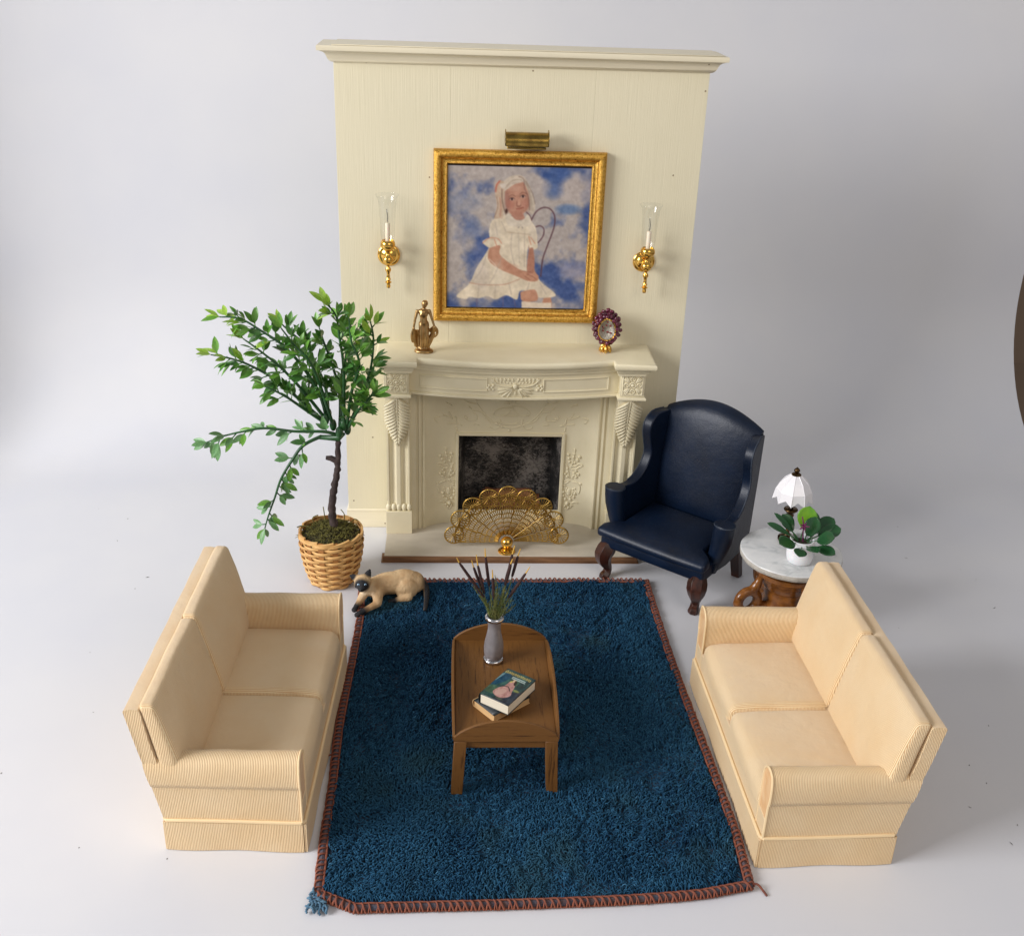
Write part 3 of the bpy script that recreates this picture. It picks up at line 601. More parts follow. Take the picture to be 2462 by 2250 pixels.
rs.stroke([(810,890),(930,905),(1040,915)], 4, (176, 156, 138), .8); rs.stroke([(920,850),(945,825),(965,855)], 4, (120, 110, 130), .8)
for q in ([(575,1000),(640,950),(720,955),(760,1000)], [(690,960),(715,1030)], [(1020,930),(1040,1010)], [(1040,940),(1080,1000)]): rs.stroke(q, 5, (206, 134, 110), .9)
# head
rs.fill([(755,425),(830,362),(920,340),(985,365),(1050,480),(1085,610),(1075,700),(1040,720),(1010,690),(800,740),(775,600)], (200, 190, 178), 1, True, tx)
rs.fill([(700,430),(745,395),(790,420),(780,560),(775,750),(740,760),(690,755),(715,640),(700,520)], (202, 182, 164), 1, True, tx); rs.stroke([(745,560),(755,640),(748,740)], 9, (198, 142, 124), .6); rs.stroke([(745,400),(715,440),(705,500)], 11, (196, 106, 88), .8); rs.fill([(740,430),(800,420),(810,470),(770,470)], (216, 208, 200)); rs.stroke([(765,480),(770,600),(800,720)], 7, (112, 92, 84), .7); rs.stroke([(715,550),(725,650),(690,750)], 5, (130, 104, 96), .6)
rs.fill([(795,500),(850,452),(960,405),(1005,470),(1030,580),(1015,660),(960,722),(900,738),(840,710),(800,620)], (194, 150, 132), 1, True, tx); rs.fill([(845,690),(960,710),(975,770),(880,760)], (186, 140, 124))
rs.blob(815, 600, 34, 120, (160, 118, 112), .55); rs.blob(1010, 600, 26, 110, (168, 122, 108), .5); rs.blob(915, 705, 60, 26, (182, 134, 116), .6); rs.blob(845, 620, 40, 50, (184, 124, 112), .5); rs.blob(985, 620, 35, 50, (184, 130, 118), .45); rs.blob(900, 470, 70, 30, (206, 170, 154), .6)
rs.fill([(785,500),(800,430),(860,375),(930,352),(978,372),(970,405),(890,430),(830,470)], (212, 202, 190), 1, True, tx); [rs.stroke([(795+k*6, 470-k*4), (850+k*8, 405-k*5), (970-k*2, 378+k*5)], 2.5, (172, 158, 146), .6) for k in range(5)]; [rs.stroke([(985, 380+k*8), (1035-k*4, 500), (1065-k*9, 690)], 2.5, (160, 146, 136), .6) for k in range(4)]; rs.stroke([(930,355),(975,380),(985,470),(1020,560),(1030,680)], 6, (128, 104, 100), .7); rs.stroke([(1000,400),(1060,520),(1085,620)], 5, (120, 104, 104), .6); rs.stroke([(800,440),(880,420),(970,400)], 4, (168, 152, 148), .6)
for x, y in ((862, 574), (968, 548)):
    rs.blob(x, y, 26, 13, (214, 196, 190), .9); rs.blob(x, y, 12, 13, (56, 40, 44), 1); rs.stroke([(x-28, y+2), (x, y-16), (x+28, y)], 4, (92, 62, 58), .9); rs.stroke([(x-32, y-20), (x, y-40), (x+36, y-26)], 4, (120, 84, 74), .8)
rs.stroke([(910,600),(905,630)], 6, (150, 100, 92), .7); rs.stroke([(908,640),(930,645),(948,632)], 5, (130, 84, 78), .9); rs.stroke([(903,668),(938,663),(972,654)], 4, (134, 66, 62), 1); rs.stroke([(915,676),(938,674),(960,666)], 3.5, (190, 122, 110), .8); rs.blob(930, 620, 12, 20, (214, 172, 156), .6); rs.stroke([(850,735),(900,745),(960,735)], 5, (150, 104, 92), .6); rs.blob(808, 690, 14, 26, (70, 44, 40), .8)
rs.fill([(820,710),(860,740),(930,780),(980,760),(1010,720),(1040,760),(1030,830),(840,830),(800,760)], (216, 208, 196), 1, True, dtex); rs.fill([(870,735),(960,735),(965,768),(920,778),(880,762)], (186, 142, 126), .9)
def blur(a, k):
    for ax in (0, 1): a = sum(np.roll(a, d, ax) for d in range(-k, k+1))/(2*k+1)
    return a
for x, y, rx, ry, c, a in ((560,1300,90,160,(190,182,184),.55),(720,1290,60,140,(232,226,212),.45),(640,1440,120,60,(204,196,186),.4),(700,880,50,90,(196,188,182),.5),(900,1040,60,150,(230,224,210),.45),(1060,900,36,90,(190,182,176),.5),(1150,1430,80,60,(198,190,182),.5),(900,1400,90,60,(230,222,206),.45),(690,1100,30,70,(214,170,146),.5),(860,1220,70,30,(178,128,108),.5),(1000,1480,40,30,(216,174,152),.5)): 
    m_ = rs.c.sum(-1) > 0; rs.blob(x, y, rx, ry, c, a*.6)
rs.c = blur(rs.c, 2)+((fbm(480, 60, 405, 2)-.5)*16)[..., None]
img = rs.small(2); img = img*.2+.8*(img*.93+.0); gm = img.mean(-1, keepdims=True); img = (gm+(img-gm)*.92); img = np.clip(128+(img-128)*1.16, 6, 250)*np.array((.95, .92, .875))
print_obj('canvas', img, 'canvas_print', pt, lambda u, v: (-.377+.754*u, -.019, .838-.76*v))
MB().box(-.44, .44, -.008, -.002, .01, .91).obj('backing', 'dark_wood', pt)

# ================================================================== PICTURE LIGHT
pli = empty('picture_light', 'small brass half round picture light above the portrait', 'picture light', (.026, 0, 2.29))
sec = [(.046*math.cos(R(a)), .046*math.sin(R(a))) for a in range(-25, 196, 17)]
sec = sec+[(x*.93, z*.93) for x, z in reversed(sec)]
MB().prism(sec, lambda p, q, a: (a, -.068+p*-1, q), -.108, .108).obj('shade', 'brass_old', pli, ang=50)
for s in (-1, 1):
    MB().prism([(.049*math.cos(R(a)), .049*math.sin(R(a))) for a in range(-35, 216, 15)], lambda p, q, a: (a, -.068-p, q), s*.108, s*.112).obj('end_cap', 'brass_old', pli, ang=50)
MB().tube([(0, -.001, -.01), (0, -.03, -.02), (0, -.05, 0)], .009, 8).obj('bracket', 'brass_old', pli)
MB().lathe([(0, 0), (.024, 0), (.022, .006), (0, .008)], 18).obj('backplate', 'brass_old', pli).rotation_euler = (PI/2, 0, 0)
pli.children[-1].location = (0, 0, -.01)
MB().box(-.1, .1, -.085, -.03, -.047, -.036).obj('reflector', 'brass_old', pli, bevel=.003)
MB().tube([(-.085, -.062, -.012), (.085, -.062, -.012)], .014, 10).obj('bulb', 'white_plastic', pli)

# ================================================================== WALL SCONCES
def sconce():
    t = empty('wall_sconce', 'polished gold candle sconce with glass chimney left of the portrait', 'wall sconce', (-.689, 0, 1.66), 0, 'candle sconces on the chimney breast')
    a = MB().lathe([(0, 0), (.058, 0), (.06, .004), (.056, .010), (.045, .013), (.041, .012), (.038, .014), (.03, .022), (.012, .028), (0, .029)], 36).obj('backplate', 'gold', t, ang=60); a.rotation_euler = (PI/2, 0, 0); a.location = (0, -.0005, 0)
    y = -.082
    MB().tube(spline([(0, -.02, .005), (0, -.045, -.012), (0, -.07, -.008), (0, y, .01)], 5), .011, 10).obj('arm', 'gold', t)
    MB().lathe([(0, -.158), (.009, -.158), (.011, -.15), (.009, -.132), (.016, -.130), (.017, -.126), (.010, -.122), (.010, -.116), (.014, -.112), (.010, -.104), (.008, -.085), (.010, -.072), (.016, -.062), (.014, -.05), (.008, -.043), (.009, -.037), (.013, -.033), (.026, -.02), (.031, -.004), (.026, .010), (.013, .022), (.011, .034), (.016, .042), (0, .043)], 24, (0, y, 0)).obj('stem', 'gold', t, ang=60)
    MB().lathe([(.006, .042), (.022, .046), (.034, .056), (.040, .072), (.038, .088), (.031, .1), (.027, .1), (.024, .09), (0, .088)], 28, (0, y, 0)).obj('cup', 'gold', t, ang=60)
    MB().lathe([(0, .088), (.0125, .088), (.0125, .187), (.009, .192), (0, .192)], 16, (0, y, 0)).obj('candle', 'candle', t)
    b = MB().lathe([(0, .192), (.008, .193), (.0095, .205), (.0095, .22), (.006, .245), (.0015, .268), (0, .27)], 14, (0, y, 0)).obj('bulb', 'clear_glass', t); 
    MB().tube([(0, y, .195), (.002, y, .225), (-.004, y, .262)], .0018, 5).obj('filament', 'iron', t)
    pr_ = [(.025, .09), (.034, .11), (.038, .14), (.040, .2), (.043, .27), (.049, .315), (.058, .334), (.0605, .336), (.0605, .338), (.0575, .338)]
    MB().lathe(pr_, 32, (0, y, 0), cap=False).obj('glass_chimney', 'clear_glass', t, ang=180)
    return t
s1 = sconce(); s2 = copy_tree(s1); s2.location = (.692, 0, 1.652); s2.scale = (1, 1, .96); s2['label'] = 'polished gold candle sconce with glass chimney right of the portrait'; s2.rotation_euler = (0, 0, R(2))

# ================================================================== MANTEL ORNAMENTS
# bronze statuette
mb = MB()
def cap(a, b, ra, rb): capsule(mb, a, b, ra, rb, 10)
mb.lathe([(.0, 0), (.044, 0), (.047, .006), (.042, .013), (.036, .017), (0, .019)], 20, mod=lambda a, z: 1+.16*math.cos(2*a+.5))
cap((-.012, 0, .015), (-.012, -.006, .085), .011, .012); cap((-.012, -.006, .085), (-.010, 0, .15), .013, .019)
cap((.012, .004, .015), (.014, -.008, .082), .011, .012); cap((.014, -.008, .082), (.011, 0, .15), .013, .019)
mb.ell((0, .002, .158), (.029, .02, .022)); cap((0, 0, .165), (-.002, 0, .2), .021, .019); cap((-.002, 0, .2), (-.003, 0, .222), .021, .025)
mb.ell((-.014, -.015, .212), (.011, .010, .011)); mb.ell((.010, -.015, .212), (.011, .010, .011))
mb.ell((-.003, .002, .230), (.036, .015, .011)); cap((-.002, 0, .235), (.001, -.004, .252), .009, .008)
mb.ell((.003, -.006, .27), (.0165, .018, .022)); mb.ell((.008, .008, .27), (.017, .016, .018))
cap((-.036, 0, .230), (-.048, -.006, .185), .0095, .0075); cap((-.048, -.006, .185), (-.056, -.012, .142), .0075, .0065); mb.ell((-.057, -.013, .134), (.008, .008, .009))
cap((.030, 0, .230), (.043, -.004, .186), .0095, .0075); cap((.043, -.004, .186), (.054, -.010, .150), .0075, .0065); mb.ell((.056, -.011, .142), (.008, .008, .009))
# drapery swags held by both hands and falling to the base
for pts, r0 in (([(-.057, -.012, .135), (-.066, -.008, .105), (-.064, .0, .07), (-.058, .002, .055)], .007), ([(-.054, -.006, .13), (-.045, .008, .09), (-.038, .012, .04), (-.03, .01, .015)], .010), ([(-.048, 0, .12), (-.03, .014, .09), (-.024, .014, .02)], .010), ([(-.06, -.008, .12), (-.05, .004, .07), (-.043, .006, .03)], .009), ([(-.04, .006, .118), (-.02, .016, .112), (0, .018, .11), (.03, .012, .116), (.052, -.004, .14)], .009),
                ([(.056, -.010, .145), (.071, -.006, .125), (.072, 0, .098), (.058, .004, .082)], .007), ([(.056, -.008, .14), (.05, .004, .11), (.034, .012, .07), (.022, .014, .018)], .011), ([(.044, .004, .118), (.05, .004, .092), (.04, .008, .06), (.026, .012, .03)], .010), ([(0, .016, .11), (.002, .016, .06), (0, .014, .018)], .013), ([(-.018, .014, .10), (-.014, .016, .05), (-.014, .014, .018)], .011), ([(.016, .014, .1), (.014, .016, .05), (.02, .012, .018)], .011)):
    q = spline(pts, 4); mb.tube(q, r0, 8)
st = link('statuette', fused(mb, 'statuette', 'bronze', .0036, 3), None); st.location = (-.498, -.172, MZ+.0005); st.rotation_euler = (0, 0, R(8))
tag(st, 'small bronze statuette of a standing woman holding drapery on the mantel', 'statuette')
# jewelled egg
eg = empty('jewelled_egg', 'burgundy jewelled egg on a gold leaf foot at the right end of the mantel', 'ornament', (.499, -.125, MZ+.0005), R(-6))
ez, erx, erz = .138, .074, .094
mb = MB(); mb.ell((0, .042, ez), (erx*.93, .046, erz*.93), nu=24, nv=14)
sh = mb.obj('shell', 'burgundy', eg, ang=180)
mb = MB(); 
for ring_, n, rr, yy in ((0, 17, .86, -.010), (1, 18, .97, .014), (2, 16, .75, -.024)):
    for k in range(n):
        a = 2*PI*(k+.5*ring_)/n; cx, cz = erx*rr*math.cos(a)*(1-.08*math.sin(a)), erz*rr*math.sin(a)
        m_ = Matrix.Rotation(-a, 3, 'Y') @ Matrix.Rotation(random.uniform(-.6, .6), 3, 'X'); mb.ell((cx*random.uniform(.95, 1.06), yy+random.uniform(-.006, .006), ez+cz*random.uniform(.95, 1.05)), (random.uniform(.009, .013), random.uniform(.008, .011), random.uniform(.012, .017)), m_ @ Matrix.Rotation(random.uniform(-.7, .7), 3, 'Y'), 9, 6)
mb.obj('petals', 'burgundy', eg, ang=180)
ov = lambda s_, k, n: (erx*s_*math.cos(2*PI*k/n)*(1-.1*math.sin(2*PI*k/n)), erz*s_*math.sin(2*PI*k/n))
MB().tube([(ov(.62, k, 40)[0]+.001*math.sin(k*2.4), -.03+.002*math.sin(k*3), ez-.003+ov(.64, k, 40)[1]) for k in range(40)], .0042, 6, closed=True).obj('rim', 'gold', eg)
def bowl(u, v): a = 2*PI*u; r_ = v; return (erx*.60*r_*math.cos(a)*(1-.1*math.sin(a)), -.028+.022*(1-r_*r_), ez-.003+erz*.62*r_*math.sin(a))
MB().grid(bowl, 28, 6).obj('inner_bowl', 'pearl', eg, ang=180)
gem = MB().ell((0, 0, 0), (.0062, .004, .0062), nu=8, nv=5).mesh('gem', 'jewel_red', False)
for x, z in ((.002, .038), (-.003, .017), (.018, .016), (-.02, .006), (-.02, -.012), (.005, -.02), (.021, -.024)):
    g = link('gem', gem, eg); g.location = (x, -.012-.008*(abs(x)/.03)**2-.006*(abs(z)/.04)**2, ez+z)
mb = MB()
for k in range(7):
    a = 2*PI*k/7+.3; d = Vector((math.cos(a), math.sin(a), 0)); mb.tube([d*.004+Vector((0, 0, .046)), d*.016+Vector((0, 0, .036)), d*.027+Vector((0, 0, .016)), d*.035+Vector((0, 0, .001))], [.005, .009, .010, .002], 6)
mb.lathe([(0, 0), (.018, 0), (.012, .012), (.01, .05), (0, .052)], 12); mb.obj('foot', 'gold', eg, ang=60)

# ================================================================== SOFAS
def make_sofa():
    t = empty('sofa', 'cream ribbed sofa on the left with its back to the paper', 'sofa', (0, 0, 0), 0, 'pair of cream ribbed sofas')
    xb = lambda z: -.266-.099*max(0, (z-.146))/.52
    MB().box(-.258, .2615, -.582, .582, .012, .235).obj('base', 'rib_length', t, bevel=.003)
    for s in (-1, 1):
        a, b = s*.5835, s*.5945
        mb = MB(); n = 10
        mb.loft([[(x, b+s*.004*math.sin(k*.9)*(1-z/.14), z) for k, x in enumerate([-.268+.529*j/n for j in range(n+1)])]+[(x, a, z) for x in [.261-.529*j/n for j in range(n+1)]] for z in (.003, .07, .139)])
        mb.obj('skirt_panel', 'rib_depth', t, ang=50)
    for xa, xc in ((.2632, .2742), (-.2715, -.2595)): 
        mb = MB(); n = 20; out = xc if xa > 0 else xa; inn = xa if xa > 0 else xc
        mb.loft([[(out+(.003*math.sin(k*.8)*(1-z/.14)), y, z) for k, y in enumerate([-.592+1.184*j/n for j in range(n+1)])]+[(inn, y, z) for y in [.592-1.184*j/n for j in range(n+1)]] for z in (.003, .07, .139)])
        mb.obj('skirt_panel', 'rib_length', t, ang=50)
    x0, x1, yy = -.268, .268, .590; c = .012
    ring = [(x1-c, -yy, 0), (x1, -yy+c, 0)]+[(x1, -yy+c+(2*yy-2*c)*k/16, 0) for k in range(1, 17)]+[(x1-c, yy, 0)]+[(x1-c-(x1-x0-2*c)*k/8, yy, 0) for k in range(1, 9)]+[(x0, yy-c, 0)]+[(x0, yy-c-(2*yy-2*c)*k/16, 0) for k in range(1, 17)]+[(x0+c, -yy, 0)]+[(x0+c+(x1-x0-2*c)*k/8, -yy, 0) for k in range(1, 8)]
    MB().tube([(x, y, .146+.0015*math.sin(9*x+7*y)) for x, y, z in ring], .0075, 8, closed=True).obj('piping', 'piping', t)
    # arms
    sec = [(.588, .150), (.589, .22), (.590, .30), (.591, .311), (.5955, .3135), (.598, .33), (.5995, .36), (.598, .395), (.592, .422), (.583, .440), (.562, .448), (.54, .447), (.518, .438), (.503, .42), (.497, .395), (.496, .36), (.496, .25), (.496, .150)]
    for s in (-1, 1):
        n = 12; rings = []
        for k in range(n+1):
            u = k/n; rg = []
            for y, z in sec:
                zz = z-(.012*(1-u)*max(0, (z-.3))/.15)+.0015*math.sin(k*1.3)*(z > .4); xr = xb(z); rg.append((xr+(.259-xr)*u, s*y, zz))
            rings.append(rg)
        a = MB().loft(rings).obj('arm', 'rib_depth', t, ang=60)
        MB().tube([(.2595, s*y, z) for y, z in sec], .005, 6).obj('arm_piping', 'piping', a)
    # back
    mb = MB(); n = 14
    sec2 = [(xb(.15), .15), (xb(.3), .3), (xb(.5), .5), (xb(.655), .655), (xb(.66)+.006, .664), (-.33, .667), (-.308, .664), (-.302, .656), (-.28, .5), (-.24, .3), (-.22, .15)]
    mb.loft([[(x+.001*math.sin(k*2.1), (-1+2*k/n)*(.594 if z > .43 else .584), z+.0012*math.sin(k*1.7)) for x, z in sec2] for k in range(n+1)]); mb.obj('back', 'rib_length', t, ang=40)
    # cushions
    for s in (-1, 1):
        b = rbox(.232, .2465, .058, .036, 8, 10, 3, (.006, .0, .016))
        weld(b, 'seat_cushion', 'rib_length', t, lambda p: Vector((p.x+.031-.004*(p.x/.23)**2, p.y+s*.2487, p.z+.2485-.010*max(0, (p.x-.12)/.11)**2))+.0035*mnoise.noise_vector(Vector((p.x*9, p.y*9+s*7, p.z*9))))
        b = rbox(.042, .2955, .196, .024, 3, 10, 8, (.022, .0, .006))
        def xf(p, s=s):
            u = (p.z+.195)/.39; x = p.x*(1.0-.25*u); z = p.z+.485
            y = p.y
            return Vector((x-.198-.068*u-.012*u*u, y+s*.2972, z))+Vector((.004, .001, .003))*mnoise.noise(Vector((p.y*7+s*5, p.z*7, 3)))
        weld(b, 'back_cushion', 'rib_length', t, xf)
    return t
so1 = make_sofa(); so1.location = (-1.1372, -2.0264, .0005); so1.rotation_euler = (0, 0, -.043)
so2 = copy_tree(so1); so2.location = (1.1018, -2.137, .0005); so2.rotation_euler = (0, 0, PI+.0209)
so2['label'] = 'cream ribbed sofa on the right beside the marble side table'
so1['label'] = 'cream ribbed sofa on the left in front of the potted tree'

# ================================================================== WING ARMCHAIR
ac = empty('wing_armchair', 'navy blue leather wing armchair with dark carved legs beside the fireplace', 'armchair', (.897, -.569, .0005), R(-40))
def slab(poly, x0, x1, fx=None):      # (y,z) outline extruded along x
    fx = fx or (lambda y, z: 0); return MB().prism(poly, lambda p, q, a: (a+fx(p, q), p, q), x0, x1)
b = rbox(.318, .262, .040, .014, 6, 6, 3, (0, .004, 0)); weld(b, 'seat_rail', 'navy_leather', ac, lambda p: Vector((p.x*(1-.06*max(0, p.y/.26)), p.y-.004, p.z+.2385)))
b = rbox(.332, .235, .026, .02, 10, 10, 2, (.0, .006, .02))
def cush(p):
    k = max(0, min(1, (p.y+.15)/.06)); sc = 1-(.24*k); return Vector((p.x*sc, p.y-.056, p.z+.300-.01*max(0, (-p.y-.2)/.04)))
weld(b, 'seat_cushion', 'navy_leather', ac, cush)
# back: arched, pillowed
mb = MB(); nu, nv = 22, 22
def topz(x): return .868+.088*math.cos(min(1, abs(x)/.292)*PI/2)**.9
def back_f(u, v):
    x = (-1+2*u)*(.272+.018*v); z0 = .27; z = z0+(topz(x)-z0)*v; e = (1-abs(-1+2*u)**2.6)*(1-abs(2*v-1)**3.2)
    y = .212+.085*(z-.27)/.68-.042*e; edge = max(0, (v-.93)/.07); y += .03*edge**2; return (x, y, z)
def back_b(u, v): p = back_f(u, v); z = p[2]; return (p[0], .262+.085*(z-.27)/.68, z)
F = [[back_f(i/nu, j/nv) for j in range(nv+1)] for i in range(nu+1)]; B = [[back_b(i/nu, j/nv) for j in range(nv+1)] for i in range(nu+1)]
mb.grid(back_f, nu, nv); mb.grid(back_b, nu, nv)
for j in (0, nv): mb.grid(lambda u, v, j=j: Vector(F[round(u*nu)][j]).lerp(Vector(B[round(u*nu)][j]), v), nu, 1)
for i in (0, nu): mb.grid(lambda u, v, i=i: Vector(F[i][round(u*nv)]).lerp(Vector(B[i][round(u*nv)]), v), nv, 1)
weld(mb, 'backrest', 'navy_leather', ac, None, 50)
for s in (-1, 1):
    front = [(p.x, p.y) for p in spline([(-.115, .498, 0), (-.06, .492, 0), (0, .486, 0), (.06, .5, 0), (.112, .538, 0), (.146, .585, 0), (.158, .635, 0), (.146, .69, 0), (.13, .75, 0), (.134, .805, 0), (.168, .845, 0), (.225, .862, 0), (.29, .858, 0)], 5)]
    poly = front+[(.335, .85), (.325, .6), (.298, .25), (.288, .195), (.0, .195), (-.16, .215), (-.13, .35)]
    flare = lambda y, z, s=s: s*(.042*max(0, (.26-y))/.36*max(0, min(1, (z-.2)/.25))-.02*max(0, (y-.2))/.13)
    a, b_ = (.268, .322); mb = slab(poly, s*a, s*b_, flare); wg = mb.obj('wing', 'navy_leather', ac, bevel=.016, seg=4, ang=60)
    MB().tube([(s*(b_-.004)+flare(y, z), y, z) for y, z in front[12:]], .0045, 6).obj('edge_welt', 'leather_edge', wg)
    # arm: rolled upright scroll at the front with a flat oval top
    cx_, cy_ = .336, -.115; rings = []
    for z, k, dx in ((.2, .60, -.05), (.26, .70, -.036), (.33, .84, -.018), (.40, .96, -.004), (.45, 1.0, 0), (.485, 1.0, .002), (.497, .985, .002), (.502, .94, .002)):
        rings.append([(s*(cx_+dx+.058*k*math.cos(2*PI*j/20)), cy_+.052*k*math.sin(2*PI*j/20), z) for j in range(20)])
    ar = MB().loft(rings).obj('arm', 'navy_leather', ac, ang=50)
    MB().tube([(s*(cx_+.002+.0565*math.cos(2*PI*j/20)), cy_+.0505*math.sin(2*PI*j/20), .497) for j in range(20)], .0032, 5, closed=True).obj('scroll_welt', 'leather_edge', ar)
    # legs
    knee = [(0, 0, .215), (s*.006, -.014, .185), (s*.012, -.028, .155), (s*.012, -.026, .12), (s*.006, -.012, .085), (0, .002, .055), (0, -.004, .03), (s*.004, -.02, .012), (s*.004, -.024, .0)]
    rad = [.044, .054, .054, .045, .032, .0235, .025, .030, .026]
    MB().tube([(s*.278+x, -.232+y, z) for x, y, z in spline(knee, 3)], [rad[min(i//3, 8)]*(1-(i % 3)/3)+rad[min(i//3+1, 8)]*((i % 3)/3) for i in range(25)], 6).obj('leg', 'mahogany', ac, bevel=.006, ang=40)
    MB().loft([[(s*.262-h+dx, .235-h+dy, z), (s*.262+h+dx, .235-h+dy, z), (s*.262+h+dx, .235+h+dy, z), (s*.262-h+dx, .235+h+dy, z)] for h, dx, dy, z in ((.024, s*.02, .022, 0), (.026, s*.01, .01, .1), (.028, 0, 0, .22))]).obj('leg', 'mahogany', ac, bevel=.003)

# ================================================================== SIDE TABLE, LAMP, PLANT
TX, TY, TZ = 1.402, -1.022, .43
tb = empty('side_table', 'round white marble side table on a carved scroll pedestal', 'side table', (TX, TY, .0005))
rim = lambda a, z: 1+.004*math.sin(7*a+1)+.003*math.sin(17*a)
MB().lathe([(.0, .4295), (.252, .4295), (.2565, .428), (.2575, .424)], 72, mod=rim).obj('marble_top', 'white_marble', tb, ang=60)
MB().lathe([(.2575, .4239), (.259, .412), (.256, .396), (.25, .392), (0, .392)], 72, mod=rim).obj('marble_edge', 'marble_rough', tb, ang=60)
MB().lathe([(0, .33), (.13, .33), (.19, .36), (.195, .3915), (0, .3916)], 40).obj('apron', 'dark_wood', tb)
MB().lathe([(0, .0), (.1, .0), (.13, .02), (.135, .05), (.12, .07), (.125, .09), (.112, .115), (.116, .14), (.104, .165), (.110, .19), (.106, .215), (.122, .235), (.126, .26), (.146, .275), (.154, .3), (.17, .312), (.172, .335), (.1, .34), (0, .34)], 48).obj('pedestal', 'carved_wood', tb, ang=45)
def ring_leg(a):
    d = Vector((math.cos(a), math.sin(a), 0)); e = Vector((-math.sin(a), math.cos(a), 0)); mb = MB()
    mb.tube([d*(.218+.056*math.cos(t_))+Vector((0, 0, .165+.060*math.sin(t_))) for t_ in [2*PI*k/22 for k in range(22)]], .027, 8, closed=True)
    mb.tube(spline([d*.15+Vector((0, 0, .33)), d*.175+Vector((0, 0, .26)), d*.185+Vector((0, 0, .24)), d*.19+Vector((0, 0, .2))], 4), [.02]*4+[.028]*9, 8)
    mb.tube(spline([d*.2+Vector((0, 0, .095)), d*.19+Vector((0, 0, .06)), d*.21+Vector((0, 0, .02))], 3), [.026]*4+[.03]*3, 8); mb.tube([d*.1+Vector((0, 0, .12)), d*.18+Vector((0, 0, .12))], .03, 8)
    return fused(mb, 'scroll_leg', 'carved_wood', .008, 4)
for a in (R(196), R(286), R(16), R(106)): link('scroll_leg', ring_leg(a), tb)
# lamp
lp = empty('table_lamp', 'small bronze table lamp with scalloped white umbrella shade on the marble table', 'table lamp', (1.406, -.905, TZ+.0005), R(10)); lp.scale = (.97, .97, .97)
MB().lathe([(0, 0), (.044, 0), (.047, .004), (.047, .017), (.044, .021), (.036, .024), (.024, .034), (.0, .036)], 32).obj('base', 'bronze_dark', lp, ang=50)
MB().lathe([(.0, .03), (.018, .034), (.012, .05), (.010, .075), (.014, .092), (.0215, .11), (.022, .125), (.016, .142), (.020, .147), (.021, .153), (.018, .158), (.020, .164), (.028, .175), (.036, .181), (.0375, .186), (.034, .19), (.0, .192)], 28).obj('stem', 'bronze_dark', lp, ang=60)
MB().lathe([(0, .19), (.011, .19), (.011, .36), (0, .36)], 12).obj('rod', 'bronze_dark', lp)
nseg = 9; mb = MB()
def shade_pt(k, lev, off=0):
    a = 2*PI*k/nseg/2; corner = k % 2 == 0
    r_, z = {0: (.026, .388), 1: (.066, .352), 2: (.094, .305), 3: (.106 if corner else .097, .243 if corner else .268)}[lev]
    if not corner: r_ *= math.cos(PI/nseg)*(1.0 if lev < 3 else 1.02)
    return ((r_-off)*math.cos(a), (r_-off)*math.sin(a), z-off*.5)
mb.loft([[shade_pt(k, l) for k in range(2*nseg)] for l in (0, 1, 2, 3)]+[[shade_pt(k, l, .004) for k in range(2*nseg)] for l in (3, 2, 1, 0)], cap=False); shd = mb.obj('shade', 'shade_white', lp, ang=20)
mb = MB()
for k in range(0, 2*nseg, 2): mb.tube([shade_pt(k, l) for l in range(4)], .0016, 5)
for l in (1, 2): mb.tube([shade_pt(k, l) for k in range(2*nseg)], .0011, 5, closed=True)
mb.obj('shade_ribs', 'shade_white', shd)
MB().lathe([(0, .38), (.024, .386), (.026, .391), (.020, .397), (.010, .401), (.013, .408), (.0165, .414), (.013, .421), (.006, .428), (0, .434)], 24).obj('finial', 'bronze_dark', lp, ang=60)
# orchid-like pot plant
pp = empty('pot_plant', 'small white pot with glossy round dark green leaves on the marble table', 'pot plant', (1.412, -1.122, TZ+.0005)); pp.scale = (1.18, 1.18, 1.26)
MB().lathe([(0, 0), (.047, 0), (.054, .008), (.0585, .035), (.058, .065), (.053, .085), (.0495, .094), (.0515, .1), (.049, .102), (.045, .1), (.044, .085), (0, .082)], 40).obj('pot', 'white_porcelain', pp, ang=60)
MB().lathe([(.0, .09), (.03, .088), (.0435, .084)], 24).obj('soil', 'soil', pp)
def round_leaf(wd, ln, curl):
    mb = MB()
    def fn(u, v):
        t_ = v; wv = wd*.5*math.sin(PI*min(1, t_*.93+.07)**1.35)**.62*(1 if t_ < .999 else .05); x = (2*u-1)*wv
        z = curl*t_*t_*ln-.16*abs(2*u-1)**2*wv*-1; return (x, t_*ln, z)
    mb.grid(fn, 8, 10); return mb
leafs = [(( .03,-.01,.09),( .75,-.55,.55),.075,.07,0),((.02,.02,.09),(.3,.6,.95),.09,.075,0),((.035,.01,.1),(.9,.35,.62),.10,.062,0),((.035,.0,.1),(1.0,.05,.42),.10,.062,0),((.02,-.03,.085),(.75,-.72,.12),.085,.05,0),((-.02,-.02,.09),(-.65,-.45,.28),.095,.066,0),((-.02,.02,.09),(-.45,.5,.75),.08,.056,0),((-.03,.0,.1),(-.85,.1,.5),.105,.03,0),((-.02,.02,.1),(-.75,.3,.75),.10,.024,0),((.0,-.03,.085),(.2,-.9,.3),.075,.05,0),((-.01,-.035,.085),(-.35,-.85,.12),.07,.05,0),((.0,.02,.1),(.18,.1,1.0),.095,.075,1)]
